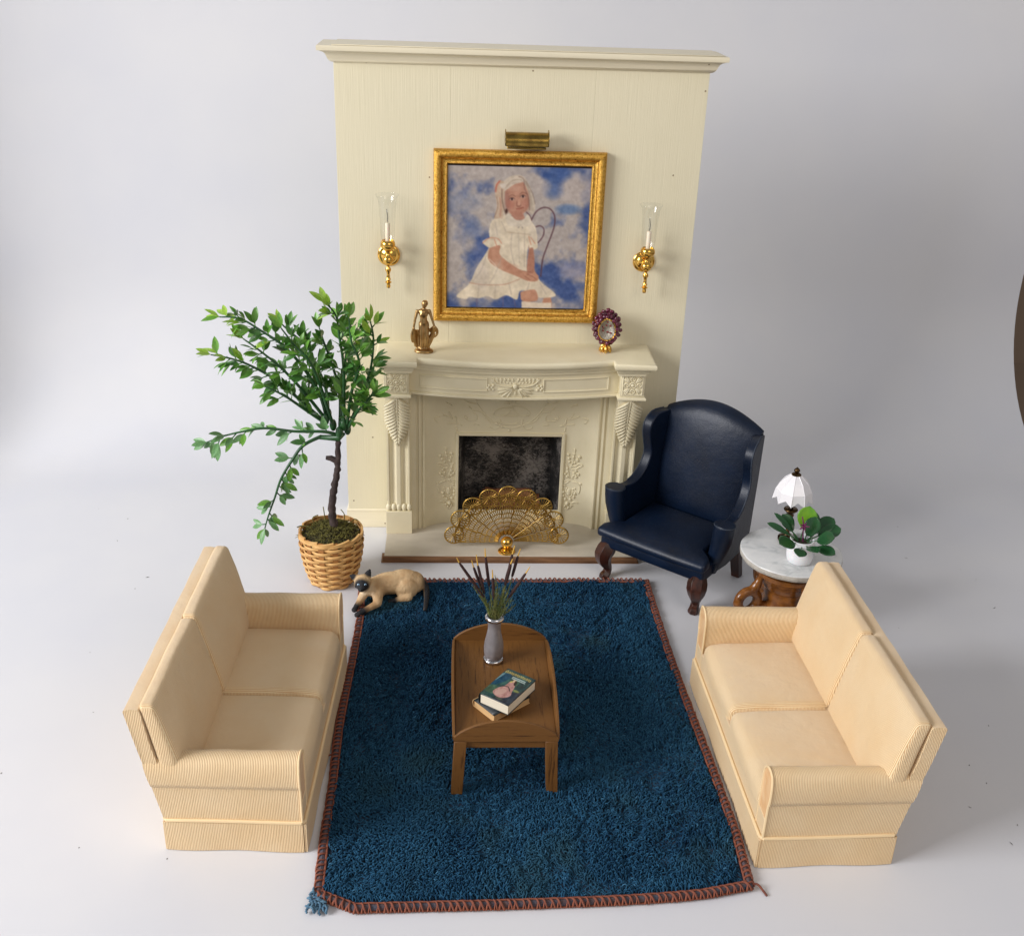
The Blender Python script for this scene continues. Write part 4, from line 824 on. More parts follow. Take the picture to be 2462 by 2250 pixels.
for p0, d, ln, wd, lime in leafs:
    d = Vector(d).normalized(); p0 = Vector(p0); st_ = p0+d*.035
    lf = round_leaf(wd*1.12, ln, -.12).obj('leaf', 'plant_lime' if lime else 'plant_leaf', pp, ang=180, solid=.0025)
    nrm = Vector((0, -.45, 1)) if not lime else Vector((-.2, -1, .2)); lf.matrix_local = Matrix.Translation(st_) @ basis(d, nrm).to_4x4()
    MB().tube([Vector((p0.x*.5, p0.y*.5, .085)), p0, st_+d*.006], [.003, .003, .0025], 6).obj('leaf_stem', 'stem_green', pp)
lf = round_leaf(.07, .085, -.12).obj('leaf', 'plant_leaf', pp, ang=180, solid=.0025); lf.matrix_local = Matrix.Translation((.022, -.004, .115)) @ basis((.22, .0, 1), (-.2, -1, .25)).to_4x4()
MB().tube(spline([(.004, .0, .086), (-.006, -.012, .13), (-.012, -.02, .17), (-.02, -.01, .205)], 4), .003, 6).obj('flower_stem', 'purple_stem', pp)
mb = MB()
for k in range(5): a = 2*PI*k/5; mb.tube([(-.010, -.02, .168), (-.010+.022*math.cos(a), -.026, .168+.018*math.sin(a))], [.005, .002], 5)
mb.obj('flower_bud', 'purple_stem', pp)

# ================================================================== RUG
RUGC = 1
rg = empty('area_rug', 'navy blue looped pile rug with rust orange overlocked edge', 'rug', (-.015, -1.78, .0005))
# outline (local) measured clockwise from back-left
RX, RY = -.015, -1.78
out = [(-.835, -.635), (-.4, -.642), (0, -.64), (.4, -.632), (.752, -.636), (.757, -1.0), (.765, -1.4), (.785, -1.85), (.802, -2.2), (.815, -2.6), (.806, -2.845), (.62, -2.885), (.275, -2.912), (-.2, -2.925), (-.69, -2.932), (-.835, -2.86), (-.842, -2.6), (-.84, -2.3), (-.846, -1.86), (-.83, -1.4), (-.82, -1.0)]
out = [(x-RX, y-RY) for x, y in out]
def outline(off, n=6):
    P = [Vector((x, y, 0)) for x, y in out]; N = len(P); corners = {0, 4, 10, 14, 15}; res = []
    for i in range(N):
        a, b, c, d = P[i-1], P[i], P[(i+1) % N], P[(i+2) % N]
        for k in range(n):
            t_ = k/n
            if i in corners or (i+1) % N in corners: p = b.lerp(c, t_)
            else: p = .5*((2*b)+(c-a)*t_+(2*a-5*b+4*c-d)*t_*t_+(3*b-a-3*c+d)*t_**3)
            res.append(p)
    c = Vector((0, 0, 0)); M_ = len(res); o2 = []
    for i in range(M_):
        t_ = (res[(i+1) % M_]-res[i-1]).normalized(); nrm = Vector((t_.y, -t_.x, 0))   # clockwise -> points right = inwards
        if nrm.dot(c-res[i]) < 0: nrm = -nrm
        o2.append(res[i]+nrm*off)
    return o2
inner = outline(.034)
MB().loft([[(p.x, p.y, 0) for p in outline(.004)], [(p.x, p.y, .014) for p in outline(.012)]]).obj('backing', 'rug_base', rg, ang=50)
poly = np.array([(p.x, p.y) for p in inner])
def inpoly(X, Y):
    m = np.zeros(X.shape, bool); n = len(poly)
    for i in range(n):
        (x0, y0), (x1, y1) = poly[i], poly[(i+1) % n]
        if y0 == y1: continue
        m ^= ((Y >= min(y0, y1)) & (Y < max(y0, y1)) & (X < (Y-y0)*(x1-x0)/(y1-y0)+x0))
    return m
g = .0088; gx, gy = np.meshgrid(np.arange(-.86, .86, g), np.arange(-1.2, 1.2, g)); gx = (gx+rng.uniform(-.5, .5, gx.shape)*g).ravel(); gy = (gy+rng.uniform(-.5, .5, gy.shape)*g).ravel()
k_ = inpoly(gx, gy); gx, gy = gx[k_], gy[k_]; n = len(gx)
def field(f0, seed):
    N = 256; F_ = fbm(N, f0, seed, 4); i = np.clip(((gx+.9)/1.8*(N-1)).astype(int), 0, N-1); j = np.clip(((gy+1.25)/2.5*(N-1)).astype(int), 0, N-1); return F_[j, i]
ang = field(5, 201)*2*PI*1.6+rng.normal(0, .9, n)
furrow = np.clip(np.abs(np.sin((gy*9+field(3, 301)*17+gx*3.0)*1.25))*1.5, 0, 1); f9 = field(11, 331); f7 = field(7, 351); furrow = np.minimum(np.clip(np.abs(f9-.5)*16, 0, 1), np.clip(np.abs(f7-.47)*22, 0, 1)); furrow = np.maximum(furrow, np.clip((field(4, 371)-.56)*9, 0, 1))
ht = .018*np.clip(.74+.30*field(10, 401)+1.0*(furrow-.8), .12, 2)*rng.uniform(.8, 1.2, n)
ln = .0082*rng.uniform(.75, 1.3, n); rad = .0029*rng.uniform(.8, 1.15, n)
lean = rng.normal(0, .0035, (2, n)); lf_ = field(4, 701)*2*PI*2; lean[0] += .006*np.cos(lf_); lean[1] += .006*np.sin(lf_)
segs, sides = 4, 4
V = np.empty((n, (segs+1)*sides, 3), np.float32)
dx, dy = np.cos(ang), np.sin(ang)
for a in range(segs+1):
    t_ = a/segs*PI; cx = gx-np.cos(t_)*ln*dx+lean[0]*np.sin(t_); cy = gy-np.cos(t_)*ln*dy+lean[1]*np.sin(t_); cz = .011+np.sin(t_)*ht
    tx_, tz_ = np.sin(t_)*ln, np.cos(t_)*ht; l = np.hypot(tx_, tz_); ux, uz = -tz_/l, tx_/l     # normal in the loop plane
    for b in range(sides):
        p_ = 2*PI*(b+.5)/sides; c_, s_ = np.cos(p_)*rad, np.sin(p_)*rad
        V[:, a*sides+b, 0] = cx+ux*dx*c_-dy*s_; V[:, a*sides+b, 1] = cy+ux*dy*c_+dx*s_; V[:, a*sides+b, 2] = cz+uz*c_
fl = []
for a in range(segs):
    for b in range(sides): c_ = (b+1) % sides; fl.append((a*sides+b, a*sides+c_, (a+1)*sides+c_, (a+1)*sides+b))
fl = np.array(fl); nv_ = V.shape[1]; FA = (fl[None]+(np.arange(n)*nv_)[:, None, None]).reshape(-1, 4)
me = bpy.data.meshes.new('pile'); me.vertices.add(n*nv_); me.vertices.foreach_set('co', V.ravel()); me.loops.add(FA.size); me.loops.foreach_set('vertex_index', FA.ravel().astype(np.int32))
me.polygons.add(len(FA)); me.polygons.foreach_set('loop_start', np.arange(0, FA.size, 4, dtype=np.int32)); me.polygons.foreach_set('use_smooth', np.ones(len(FA), bool)); me.update(calc_edges=True); me.validate()
tone = np.clip(.5+.9*(field(6, 501)-.5)+rng.normal(0, .22, n), 0, 1)[:, None]; green = np.clip((field(7, 601)-.58)*5, 0, 1)[:, None]*.6
cc = lin((12, 42, 68))*(1-tone)+lin((46, 92, 122))*tone; cc = cc*(1-green)+lin((46, 76, 84))*green; pale = (rng.random(n) < .008)[:, None]; cc = np.where(pale, lin((64, 110, 140)), cc)
set_col(me, np.repeat(cc, nv_, 0)); me.materials.append(MATS['rug_pile']); o = link('pile', me, rg); o['kind'] = 'stuff'
# bound edge
eo = outline(.012, 14); bd = MB().tube([(p.x, p.y, .013) for p in eo], .0125, 8, closed=True).obj('edge_binding', 'rug_edge', rg)
for off, z, r_ in ((.027, .020, .0042), (-.001, .006, .004)): MB().tube([(p.x, p.y, z+.0015*math.sin(i*2.3)) for i, p in enumerate(outline(off, 16))], r_, 6, closed=True).obj('edge_thread', 'rust_thread', rg)
mb = MB()
for q in ([(-.018, -.010, .006), (-.017, -.006, .020), (-.010, -.002, .0285), (.004, .002, .027), (.016, .008, .020)], [(-.018, .006, .006), (-.016, .004, .020), (-.008, .001, .0275), (.004, .003, .026), (.016, .008, .019)]): mb.tube(spline(q, 3), .0034, 5)
stm = mb.mesh('stitch', 'rust_thread', True, 180)
# resample the edge at even spacing
pp_ = eo+[eo[0]]; acc = [0]
for a, b in zip(pp_[:-1], pp_[1:]): acc.append(acc[-1]+(b-a).length)
ns = 286; cen = Vector((0, 0, 0))
for k in range(ns):
    s_ = acc[-1]*(k+random.uniform(-.15, .15))/ns; i = max(j for j in range(len(acc)) if acc[j] <= max(s_, 0)); i = min(i, len(pp_)-2); a, b = pp_[i], pp_[i+1]; t_ = (max(s_, 0)-acc[i])/max(acc[i+1]-acc[i], 1e-6)
    p_ = a.lerp(b, t_); d_ = (b-a).normalized(); nr = Vector((-d_.y, d_.x, 0))
    if nr.dot(cen-p_) < 0: nr = -nr
    o = link('stitch', stm, bd); m_ = Matrix.Identity(3); m_.col[0] = nr; m_.col[1] = d_; m_.col[2] = Vector((0, 0, 1)); o.matrix_local = Matrix.Translation(p_) @ (m_ @ Matrix.Diagonal((random.uniform(.92, 1.08), random.uniform(.7, 1.35), random.uniform(.95, 1.08)))).to_4x4()
mb = MB()      # unravelled yarn at the front left corner
for k in range(110):
    x, y = -.834-RX+random.uniform(-.012, .06), -2.915-RY+random.uniform(-.008, .08)
    if (x+.84)*1.4+(y+1.15) > .12: continue
    d_ = Vector((random.uniform(-1, .6), random.uniform(-1, .6), 0)).normalized(); p_ = Vector((x, y, .012+random.uniform(0, .014)))
    mb.tube(spline([p_, p_+d_*.007+Vector((0, 0, .006)), p_+d_*.015+Vector((random.uniform(-.006, .006), 0, .002)), p_+d_*.02+Vector((0, random.uniform(-.01, .01), -.006))], 3), .0042, 5)
o = mb.obj('frayed_yarn', 'yarn_blue', rg, ang=180); o['kind'] = 'stuff'
MB().tube(spline([(.80-RX, -2.83-RY, .016), (.825-RX, -2.838-RY, .02), (.842-RX, -2.855-RY, .008), (.852-RX, -2.878-RY, .004)], 5), .0045, 6).obj('loose_thread', 'rust_thread', rg)
MB().tube(spline([(-.848-RX, -2.08-RY, .016), (-.868-RX, -2.085-RY, .014), (-.885-RX, -2.08-RY, .005)], 5), .004, 6).obj('loose_thread', 'rust_thread', rg)

# ================================================================== COFFEE TABLE
CX, CY, ZR = -.1145, -1.973, .018
ct = empty('coffee_table', 'small oak tray top coffee table standing on the blue rug', 'coffee table', (CX, CY, ZR))
zt = .30-ZR; hx, hy = .205, .342
MB().box(-hx, hx, -hy, hy, zt-.016, zt).obj('table_top', 'oak_y', ct, bevel=.001, seg=1)
arch = lambda t_, h0, h1: h0+(h1-h0)*(1-(2*t_-1)**2)**.8
for s in (-1, 1):
    n = 18; poly = [(-hx-.008+(2*hx+.016)*k/n, arch(k/n, zt+.006, zt+.088)) for k in range(n+1)]
    poly += [(hx+.008, zt-.016), (-hx-.008, zt-.016)]
    y0 = s*(hy+.0005); y1 = s*(hy+.013); MB().prism(poly, lambda p, q, a: (p, a, q), y0, y1).obj('end_rail', 'oak_x', ct, bevel=.0015, seg=1, ang=30)
    poly = [(-hy+.0+(2*hy)*k/n, arch(k/n, zt+.004, zt+.062)) for k in range(n+1)]+[(hy, zt-.016), (-hy, zt-.016)]
    MB().prism(poly, lambda p, q, a: (a+s*.10*max(0, q-zt), p, q), s*(hx+.0005), s*(hx+.012)).obj('side_rail', 'oak_y', ct, bevel=.0015, seg=1, ang=30)
    MB().box(-hx+.034, hx-.034, s*(hy-.012) if s > 0 else -hy-.001, s*(hy+.001) if s > 0 else -hy+.012, zt-.055, zt-.0165).obj('apron', 'oak_x', ct, bevel=.001, seg=1)
    MB().box(s*(hx-.013) if s > 0 else -hx+.001, s*(hx-.001) if s > 0 else -hx+.013, -hy+.03, hy-.03, zt-.055, zt-.0165).obj('apron', 'oak_y', ct, bevel=.001, seg=1)
    for q in (-1, 1):
        def lg(z, off, wd): cx, cy = s*(hx-.020+off), q*(hy-.012+off*.6); return [(cx-wd, cy-wd, z), (cx+wd, cy-wd, z), (cx+wd, cy+wd, z), (cx-wd, cy+wd, z)]
        MB().loft([lg(0, .013, .0235), lg(zt-.0165, 0, .025)]).obj('leg', 'oak_z', ct, bevel=.0015, seg=1)

# ================================================================== VASE AND CATTAILS
VX, VY, VZ = -.150, -1.788, .3006
fac = lambda a, z: 1+(.022*math.cos(8*a) if .02 < z < .115 else 0)*math.sin(PI*min(1, max(0, (z-.02)/.09)))
v_ = empty('pewter_vase', 'faceted pewter bud vase on the coffee table', 'vase', (VX, VY, VZ))
MB().lathe([(.0, .018), (.036, .018), (.040, .022), (.0425, .05), (.043, .075), (.041, .1), (.034, .135), (.0285, .165), (.028, .185), (.031, .205), (.0345, .216)], 48, mod=fac).obj('body', 'pewter', v_, ang=60)
MB().lathe([(0, 0), (.041, 0), (.0455, .004), (.0455, .012), (.042, .0175), (0, .0178)], 40).obj('foot', 'silver', v_, ang=60)
MB().lathe([(.0346, .2165), (.041, .219), (.0425, .226), (.0405, .234), (.034, .237), (.031, .234), (.029, .21), (.0, .205)], 40, mod=lambda a, z: 1+.01*math.sin(13*a)).obj('lip', 'silver', v_, ang=60)
tips = [((165,150),(215,250),(790,1080),'leftmost cattail leaning far out of the vase'),((495,320),(540,460),(740,960),'short cattail second from the left in the vase'),((590,130),(630,360),(790,1010),'cattail third from the left, with a long straw tip'),((785,90),(800,260),(900,900),'tall cattail just left of the centre of the vase'),((945,385),(960,570),(1010,1100),'lowest cattail standing upright at the centre front of the vase'),((1435,0),(1390,180),(1290,720),'tallest cattail in the vase, reaching over the brass ball'),((1385,190),(1350,300),(1240,800),'thick cattail in front of the tallest one in the vase'),((1570,100),(1520,250),(1400,700),'cattail second from the right in the vase'),((1770,350),(1690,490),(1330,1080),'rightmost cattail leaning out of the vase')]
def cA(X, Y, dy=0): return Vector((-.352+X*.0001955, 0, .869-Y*.0002262))     # picture-plane measure at the vase
for k, (a, b, c, lab) in enumerate(tips):
    dyy = (-.03, .02, -.01, .03, -.045, .02, -.02, .035, -.03)[k]
    A, B, Cc = (cA(*q) for q in (a, b, c)); base_ = Vector((VX+(Cc.x-VX)*.30, VY-.004*(k % 3), VZ+.205))
    A, B, Cc = (Vector((q.x, VY+.015+dyy*(q.z-.5)/.35, q.z)) for q in (A, B, Cc)); rt = empty('cattail', lab+'', 'cattail', base_, 0, 'cattails in the vase')
    L_ = lambda q: q-base_
    MB().tube([Vector((0, 0, -.08)), Vector((0, 0, 0)), L_(Cc)], .0016, 5).obj('stalk', 'dry_grass', rt)
    th = .0095 if k != 6 else .012
    MB().tube([L_(Cc.lerp(B, t_)) for t_ in (0, .06, .3, .6, .92, 1)], [.002, .0055, th*.72, th*.72, th*.6, .003], 8).obj('spike', 'cattail_brown', rt)
    MB().tube([L_(B), L_(B.lerp(A, .3)), L_(A)], [.0035, .0030, .0018], 6).obj('straw_tip', 'straw', rt)
mb = MB()
for k in range(26):
    a = random.uniform(0, 2*PI); rr = random.uniform(.0, .018); p0 = Vector((VX+rr*math.cos(a), VY+rr*math.sin(a), VZ+.2)); hh = random.uniform(.10, .215); sp = Vector((random.gauss(0, .30), random.gauss(0, .22), 1)).normalized()
    q = [p0+sp*hh*t_+Vector((0, 0, -.01*t_*t_)) for t_ in (0, .3, .6, 1)]; mb.tube(q, [.0014, .0013, .0011, .0006], 4)
    for j in range(26):
        t_ = random.uniform(.12, 1); p_ = p0+sp*hh*t_; d_ = (sp*1.3+Vector((random.gauss(0, .6), random.gauss(0, .6), random.gauss(.1, .3)))).normalized(); l_ = random.uniform(.012, .03); mb.tube([p_, p_+d_*l_*.5, p_+d_*l_+Vector((0, 0, .003))], [.0012, .001, .0004], 3)
o = mb.obj('dried_grass', 'dry_grass', None, ang=180); o['kind'] = 'stuff'; tag(o, 'feathery dried green grass filling the vase between the cattails', 'dried grass')

# ================================================================== BOOKS
def book(name, label, loc, rz, wx, wy, th, cover, cover_under, img=None, spine=None, pages='pages'):
    t = empty(name, label, 'book', loc, rz, 'books on the coffee table'); e = .004; ct_ = .0028
    MB().box(-wx/2+.004, wx/2-.003, -wy/2+.0035, wy/2-.0035, ct_+.0002, th-ct_-.0002).obj('page_block', pages, t)
    MB().box(-wx/2, wx/2, -wy/2, wy/2, 0, ct_).obj('back_cover', cover_under, t, bevel=.0008, seg=1)
    # front cover, a little bowed
    def top(u, v): x = -wx/2+wx*u; return (x, -wy/2+wy*v, th-ct_+.0015*math.sin(PI*u))
    MB().grid(top, 8, 2).obj('front_cover', cover, t, solid=ct_*.8, ang=180)
    sp = [(-wx/2-.0055*math.sin(PI*k/8)-.0005, .0005+(th-.0008)*k/8) for k in range(9)]; sp += [(x+.0028, z) for x, z in reversed(sp)]
    MB().prism(sp, lambda p, q, a: (p, a, q), -wy/2, wy/2).obj('spine', spine or cover, t, ang=60)
    if img is not None:
        p_ = print_obj('cover_art', img, 'cover_print', t, lambda u, v: (-wx/2+.001+(wx-.002)*u, wy/2-.001-(wy-.002)*v, th+.0006+.0015*math.sin(PI*u)))
    return t
bk = Raster(360, [(0, 0), (100, 0), (100, 150), (0, 150)]); nz = (fbm(360, 6, 91)-.5); n2 = (fbm(360, 14, 95)-.5)
bk.c = np.array((38, 66, 66))+nz[..., None]*np.array((40, 90, 80))+n2[..., None]*np.array((50, 60, 40))
bk.fill([(0,28),(26,20),(34,40),(22,75),(0,100)], (26, 74, 100), .85, True, n2*50); bk.fill([(0,30),(8,26),(4,60),(0,70)], (120, 150, 150), .8); bk.fill([(0,95),(20,92),(40,110),(35,130),(0,128)], (82, 104, 72), .6, True, n2*60); bk.fill([(60,110),(100,80),(100,150),(50,150)], (44, 44, 62), .7, True, n2*50)
bk.fill([(52,40),(66,36),(70,60),(56,70)], (86, 120, 92), .7, True, n2*60); bk.blob(82, 82, 12, 6, (150, 150, 80), .8); bk.blob(60, 140, 14, 5, (96, 100, 70), .6)
bk.fill([(42,55),(54,48),(66,62),(74,90),(80,112),(66,132),(44,134),(26,120),(30,96),(40,80)], (176, 132, 124), 1, True, n2*70); bk.fill([(30,112),(48,92),(60,100),(52,124),(38,130)], (196, 160, 146), .8); bk.blob(52, 44, 6, 8, (206, 176, 140), 1); bk.fill([(54,40),(62,44),(66,62),(58,58)], (46, 36, 32), .9); bk.stroke([(36,84),(52,78),(66,92)], 2.2, (60, 44, 46), .9); bk.blob(46, 52, 4, 5, (206, 190, 90), .8)
for k in range(13):      # blurred yellow title line
    x = 8+k*6.6; bk.stroke([(x, 20), (x+1.2, 11), (x+3.6, 12), (x+4.2, 20)] if k % 3 else [(x+4, 12), (x, 13), (x+3.5, 16), (x, 20.5), (x+4, 20)], 1.25, (206, 178, 96), .95)
bk.stroke([(5, 21), (4, 13), (9, 8)], 2, (208, 186, 110), .9)
for r_, x0, x1 in ((29, 36, 80), (36, 38, 84)):
    x = x0
    while x < x1: bk.stroke([(x, r_+2), (x+.9, r_-2), (x+1.9, r_+2)], .8, (206, 220, 214), .95); x += 2.9
cimg = np.clip(bk.small(2), 4, 255)
book('book', 'dark green illustrated book lying on top of the other book', (-.100, -2.098, .336), R(-36), .143, .214, .051, 'dark_cover', 'dark_cover', cimg)
book('book', 'tan edged book lying underneath the dark green illustrated book', (-.125, -2.108, .3006), R(-52), .135, .2, .034, 'dark_cover', 'tan_cover', None, 'tan_cover', 'tan_cover')

# ================================================================== CAT
mb = MB()
G = lambda x, y, z: Vector((x+.66, y+.86, z))          # world -> cat local
def ce(c, r, rot=None): mb.ell(G(*c), r, rot, 16, 10)
def cc_(a, b, ra, rb): capsule(mb, G(*a), G(*b), ra, rb, 12)
bx_ = basis((1, .28, 0)).to_3x3()
rotb = Matrix.Rotation(R(12), 3, 'Z')
ce((-.655, -.80, .085), (.135, .062, .062), rotb); ce((-.60, -.78, .082), (.105, .068, .066), rotb); ce((-.735, -.835, .078), (.062, .054, .062), rotb)
ce((-.54, -.765, .068), (.062, .066, .058), rotb)
ce((-.575, -.835, .066), (.062, .034, .058), Matrix.Rotation(R(10), 3, 'Z'))        # near thigh
cc_((-.565, -.865, .036), (-.635, -.875, .024), .024, .014); cc_((-.635, -.875, .022), (-.665, -.882, .021), .013, .012)
cc_((-.765, -.855, .09), (-.792, -.878, .118), .048, .040)                            # neck
ce((-.80, -.893, .148), (.045, .042, .040)); ce((-.803, -.923, .135), (.027, .026, .022)); ce((-.805, -.938, .129), (.018, .017, .014))
ce((-.783, -.905, .135), (.022, .022, .020)); ce((-.825, -.905, .137), (.022, .022, .020))
def ear(b0, tip, wv):
    b0, tip = G(*b0), G(*tip); d_ = (tip-b0); m_ = basis(d_, (0, -1, .2)); ring_ = lambda t_, w_, dp: [b0+d_*t_+m_ @ Vector((w_*math.cos(a), 0, dp*math.sin(a))) for a in [2*PI*k/10 for k in range(10)]]
    mb.loft([ring_(-.2, wv, .012), ring_(.1, wv, .010), ring_(.45, wv*.8, .008), ring_(.8, wv*.42, .006), ring_(1, wv*.1, .003)])
ear((-.836, -.884, .166), (-.872, -.882, .182), .021); ear((-.776, -.878, .178), (-.762, -.868, .213), .021)
# front legs stretched forward
cc_((-.725, -.885, .075), (-.722, -.935, .044), .032, .023); cc_((-.722, -.935, .042), (-.785, -.985, .032), .021, .016); cc_((-.785, -.985, .030), (-.815, -1.003, .022), .016, .017); ce((-.822, -1.008, .018), (.019, .018, .014))
cc_((-.795, -.868, .065), (-.815, -.91, .045), .026, .020); cc_((-.815, -.91, .045), (-.836, -.942, .024), .018, .014); ce((-.843, -.956, .016), (.016, .019, .014))
# tail
tp = spline([(-.50, -.755, .07), (-.475, -.79, .05), (-.468, -.85, .036), (-.470, -.92, .033), (-.474, -.985, .032)], 5)
mb.tube([G(*p) for p in tp], [.022-.012*k/(len(tp)-1) for k in range(len(tp))], 10)
cm = fused(mb, 'cat', 'cat_fur', .0052, 4)
co = np.empty(len(cm.vertices)*3); cm.vertices.foreach_get('co', co); co = co.reshape(-1, 3); wp = co+np.array((-.66, -.86, 0))
def near(p_, r0, r1): d_ = np.linalg.norm((wp-np.array(p_)), axis=1); return np.clip((r1-d_)/(r1-r0), 0, 1)
dark = np.maximum.reduce([near((-.805, -.932, .140), .036, .056), near((-.868, -.882, .182), .028, .040)*1.0, near((-.765, -.870, .204), .028, .042), near((-.822, -1.008, .02), .042, .075), near((-.843, -.956, .016), .028, .055), np.clip((wp[:, 0]+.500)/.022, 0, 1)*(wp[:, 1] < -.74), near((-.66, -.882, .02), .03, .055)])
nzv = np.array([mnoise.noise(Vector(p)*38) for p in co]); nz2 = np.array([mnoise.noise(Vector(p)*9) for p in co])
tn = np.clip(.5+nzv*.35+nz2*.5, 0, 1)[:, None]; body = lin((222, 192, 148))*(1-tn)+lin((178, 138, 94))*tn; pale = near((-.785, -.905, .095), .02, .06)[:, None]*.8
body = body*(1-pale)+lin((230, 212, 180))*pale; dk = lin((22, 22, 27)); cm_c = body*(1-dark[:, None])+dk*dark[:, None]; set_col(cm, cm_c)
ca = link('cat', cm, None); ca.location = (-.66, -.86, .010); tag(ca, 'siamese cat figure lying on the rug corner by the basket', 'cat')
simple('eye_blue', S(150, 186, 214), .08, **{'Coat Weight': 1.0}); simple('pupil', S(8, 8, 10), .1)
for x, y, z, q in ((-.8195, -.9315, .1535, -.25), (-.7850, -.9295, .1535, .25)):
    e_ = MB().ell((0, 0, 0), (.0072, .0050, .0062), nu=12, nv=8).obj('eye', 'eye_blue', ca); e_.location = G(x, y, z); e_.rotation_euler = (0, 0, q)
    MB().ell((0, -.0036, .0002), (.0026, .0022, .0042), nu=8, nv=6).obj('pupil', 'pupil', e_)
MB().ell(G(-.8055, -.9545, .1345), (.0055, .004, .004), nu=8, nv=6).obj('nose', 'pupil', ca)

# ================================================================== POTTED TREE
BX, BY = -.988, -.615
tr = empty('potted_tree', 'artificial leafy tree in a woven basket left of the fireplace', 'potted tree', (BX, BY, .0005))
bprof = lambda z: .108+.062*math.sin(min(1, (z/.30))*PI*.5)**.75 if z < .2 else .108+.062*math.sin(min(1, z/.3)*PI*.5)**.75-.006*((z-.2)/.12)**2
BH = .312; nst = 14
for k in range(nst):
    a = 2*PI*k/nst; mb = MB(); rings = []
    for j in range(9):
        z = .004+BH*j/8; r_ = bprof(z); rings.append([((r_+dr)*math.cos(a+da), (r_+dr)*math.sin(a+da), z) for da, dr in ((-.085, -.004), (.085, -.004), (.085, .002), (-.085, .002))])
    mb.loft(rings).obj('basket_stake', 'wicker_dark', tr, ang=50)
rows = 15
for j in range(rows):
    z = .012+(BH-.03)*j/(rows-1); mb = MB(); N_ = nst*6; rings = []
    for i in range(N_):
        a = 2*PI*i/N_; ph = math.cos(a*nst/2+PI*(j % 2)); r_ = bprof(z)+.0065*(1 if ph > 0 else -1)*abs(ph)**.5; hgt = .0096+.0006*math.sin(3*a+j)
        rings.append([((r_+dr)*math.cos(a), (r_+dr)*math.sin(a), z+dz) for dr, dz in ((-.0025, -hgt*.8), (.001, -hgt*.95), (.003, -hgt*.4), (.0033, hgt*.3), (.001, hgt*.95), (-.0025, hgt*.8))])
    rings.append(rings[0]); mb.loft(rings, cap=False).obj('wicker_strand', 'wicker', tr, ang=180)
for j in range(12):      # rim wrapped in slanting strips
    mb = MB(); a0 = 2*PI*j/12; rr = [] 
    for i in range(9):
        t_ = i/8; a = a0+(2*PI/12*1.35)*t_; r_ = bprof(BH)+.004+.004*math.sin(PI*t_); z = BH-.014+.016*t_
        rr.append([((r_+dr)*math.cos(a), (r_+dr)*math.sin(a), z+dz) for dr, dz in ((-.008, -.012), (.001, -.013), (.002, .006), (-.008, .008))])
    mb.loft(rr).obj('rim_strip', 'wicker', tr, ang=60)
MB().lathe([(0, .0), (.104, .0), (.112, .02), (.15, .14), (.158, .26), (.0, .265)], 28).obj('basket_lining', 'wicker_dark', tr)
mb = MB(); mb.lathe([(0, .335), (.05, .33), (.1, .312), (.14, .295), (.155, .28)], 24); mb.obj('soil', 'soil', tr)
mb = MB()
for k in range(1500):
    a = random.uniform(0, 2*PI); r_ = .158*math.sqrt(random.random()); z = .335-.055*(r_/.15)**2; p_ = Vector((r_*math.cos(a), r_*math.sin(a), z)); d_ = Vector((random.gauss(0, 1), random.gauss(0, 1), random.uniform(-.1, .6))).normalized(); l_ = random.uniform(.012, .034)
    mb.tube([p_, p_+d_*l_*.5+Vector((0, 0, .006)), p_+d_*l_+Vector((random.gauss(0, .005), random.gauss(0, .005), -.003))], [.0016, .0022, .0008], 3)
for q in ([(-.09, -.02, .31), (-.11, -.03, .345), (-.15, -.03, .352), (-.175, -.035, .345)], [(-.03, .03, .33), (-.035, .04, .38), (-.04, .04, .43)], [(.06, .05, .32), (.07, .06, .37), (.05, .07, .40)], [(.09, .05, .31), (.12, .06, .345), (.14, .05, .345)], [(-.08, .03, .31), (-.1, .04, .36), (-.07, .05, .375)]): mb.tube(spline(q, 4), .0032, 4)
o = mb.obj('moss', 'moss', tr, ang=180); o['kind'] = 'stuff'
# picture measure of the tree -> local position on a plane y offset
def tp_(X, Y, dy=0):
    u, v = 440+X*.4345, 680+Y*.4345; y = BY+dy
    z = (1054-v)*.002434+.852+(-.43)*(dy); x = -1.0*(.934)+(u-811)*(.002232+(1054-v)*2.0e-7)-.13*0
    return Vector((x-BX+dy*.08, dy, z))
trk = [tp_(815, 1340), tp_(808, 1250), tp_(822, 1150), tp_(842, 1060), tp_(852, 980), tp_(856, 870)]
tk = spline(trk, 5); tk[0].z -= .05
MB().tube([p+Vector((.002*math.sin(i*1.9), .002*math.cos(i*2.3), 0)) for i, p in enumerate(tk)], [.0225+.003*math.sin(i*2.7)-.0012*i*.3 for i in range(len(tk))], 12).obj('trunk', 'bark', tr, ang=180)
MB().tube([tp_(850, 985), tp_(815, 968), tp_(788, 966)], [.018, .016, .011], 8).obj('cut_stub', 'bark', tr)
mb = MB()
for X, Y, dy in ((800, 760, -.02), (830, 790, .02), (890, 790, -.01), (870, 830, -.03), (780, 780, .02), (905, 810, .02), (810, 730, 0)): mb.ell(tp_(X, Y, dy), (.019, .019, .034), nu=10, nv=7)
mb.tube([tp_(760, 855), tp_(860, 860), tp_(880, 830)], [.013, .018, .02], 8); mb.obj('branch_junction', 'stem_green', tr, ang=180)
def leaf_mesh(name, mat):
    mb = MB()
    def fn(u, v):
        wv = .5*.37*math.sin(PI*min(1, max(0, (v-.1)/.9))**.85)**.8 if v > .1 else .025
        x = (2*u-1)*wv; z = .10*abs(2*u-1)*wv*2.2-.13*v*v; return (x, v, z)
    mb.grid(fn, 4, 8); return mb.mesh(name, mat, True, 180)
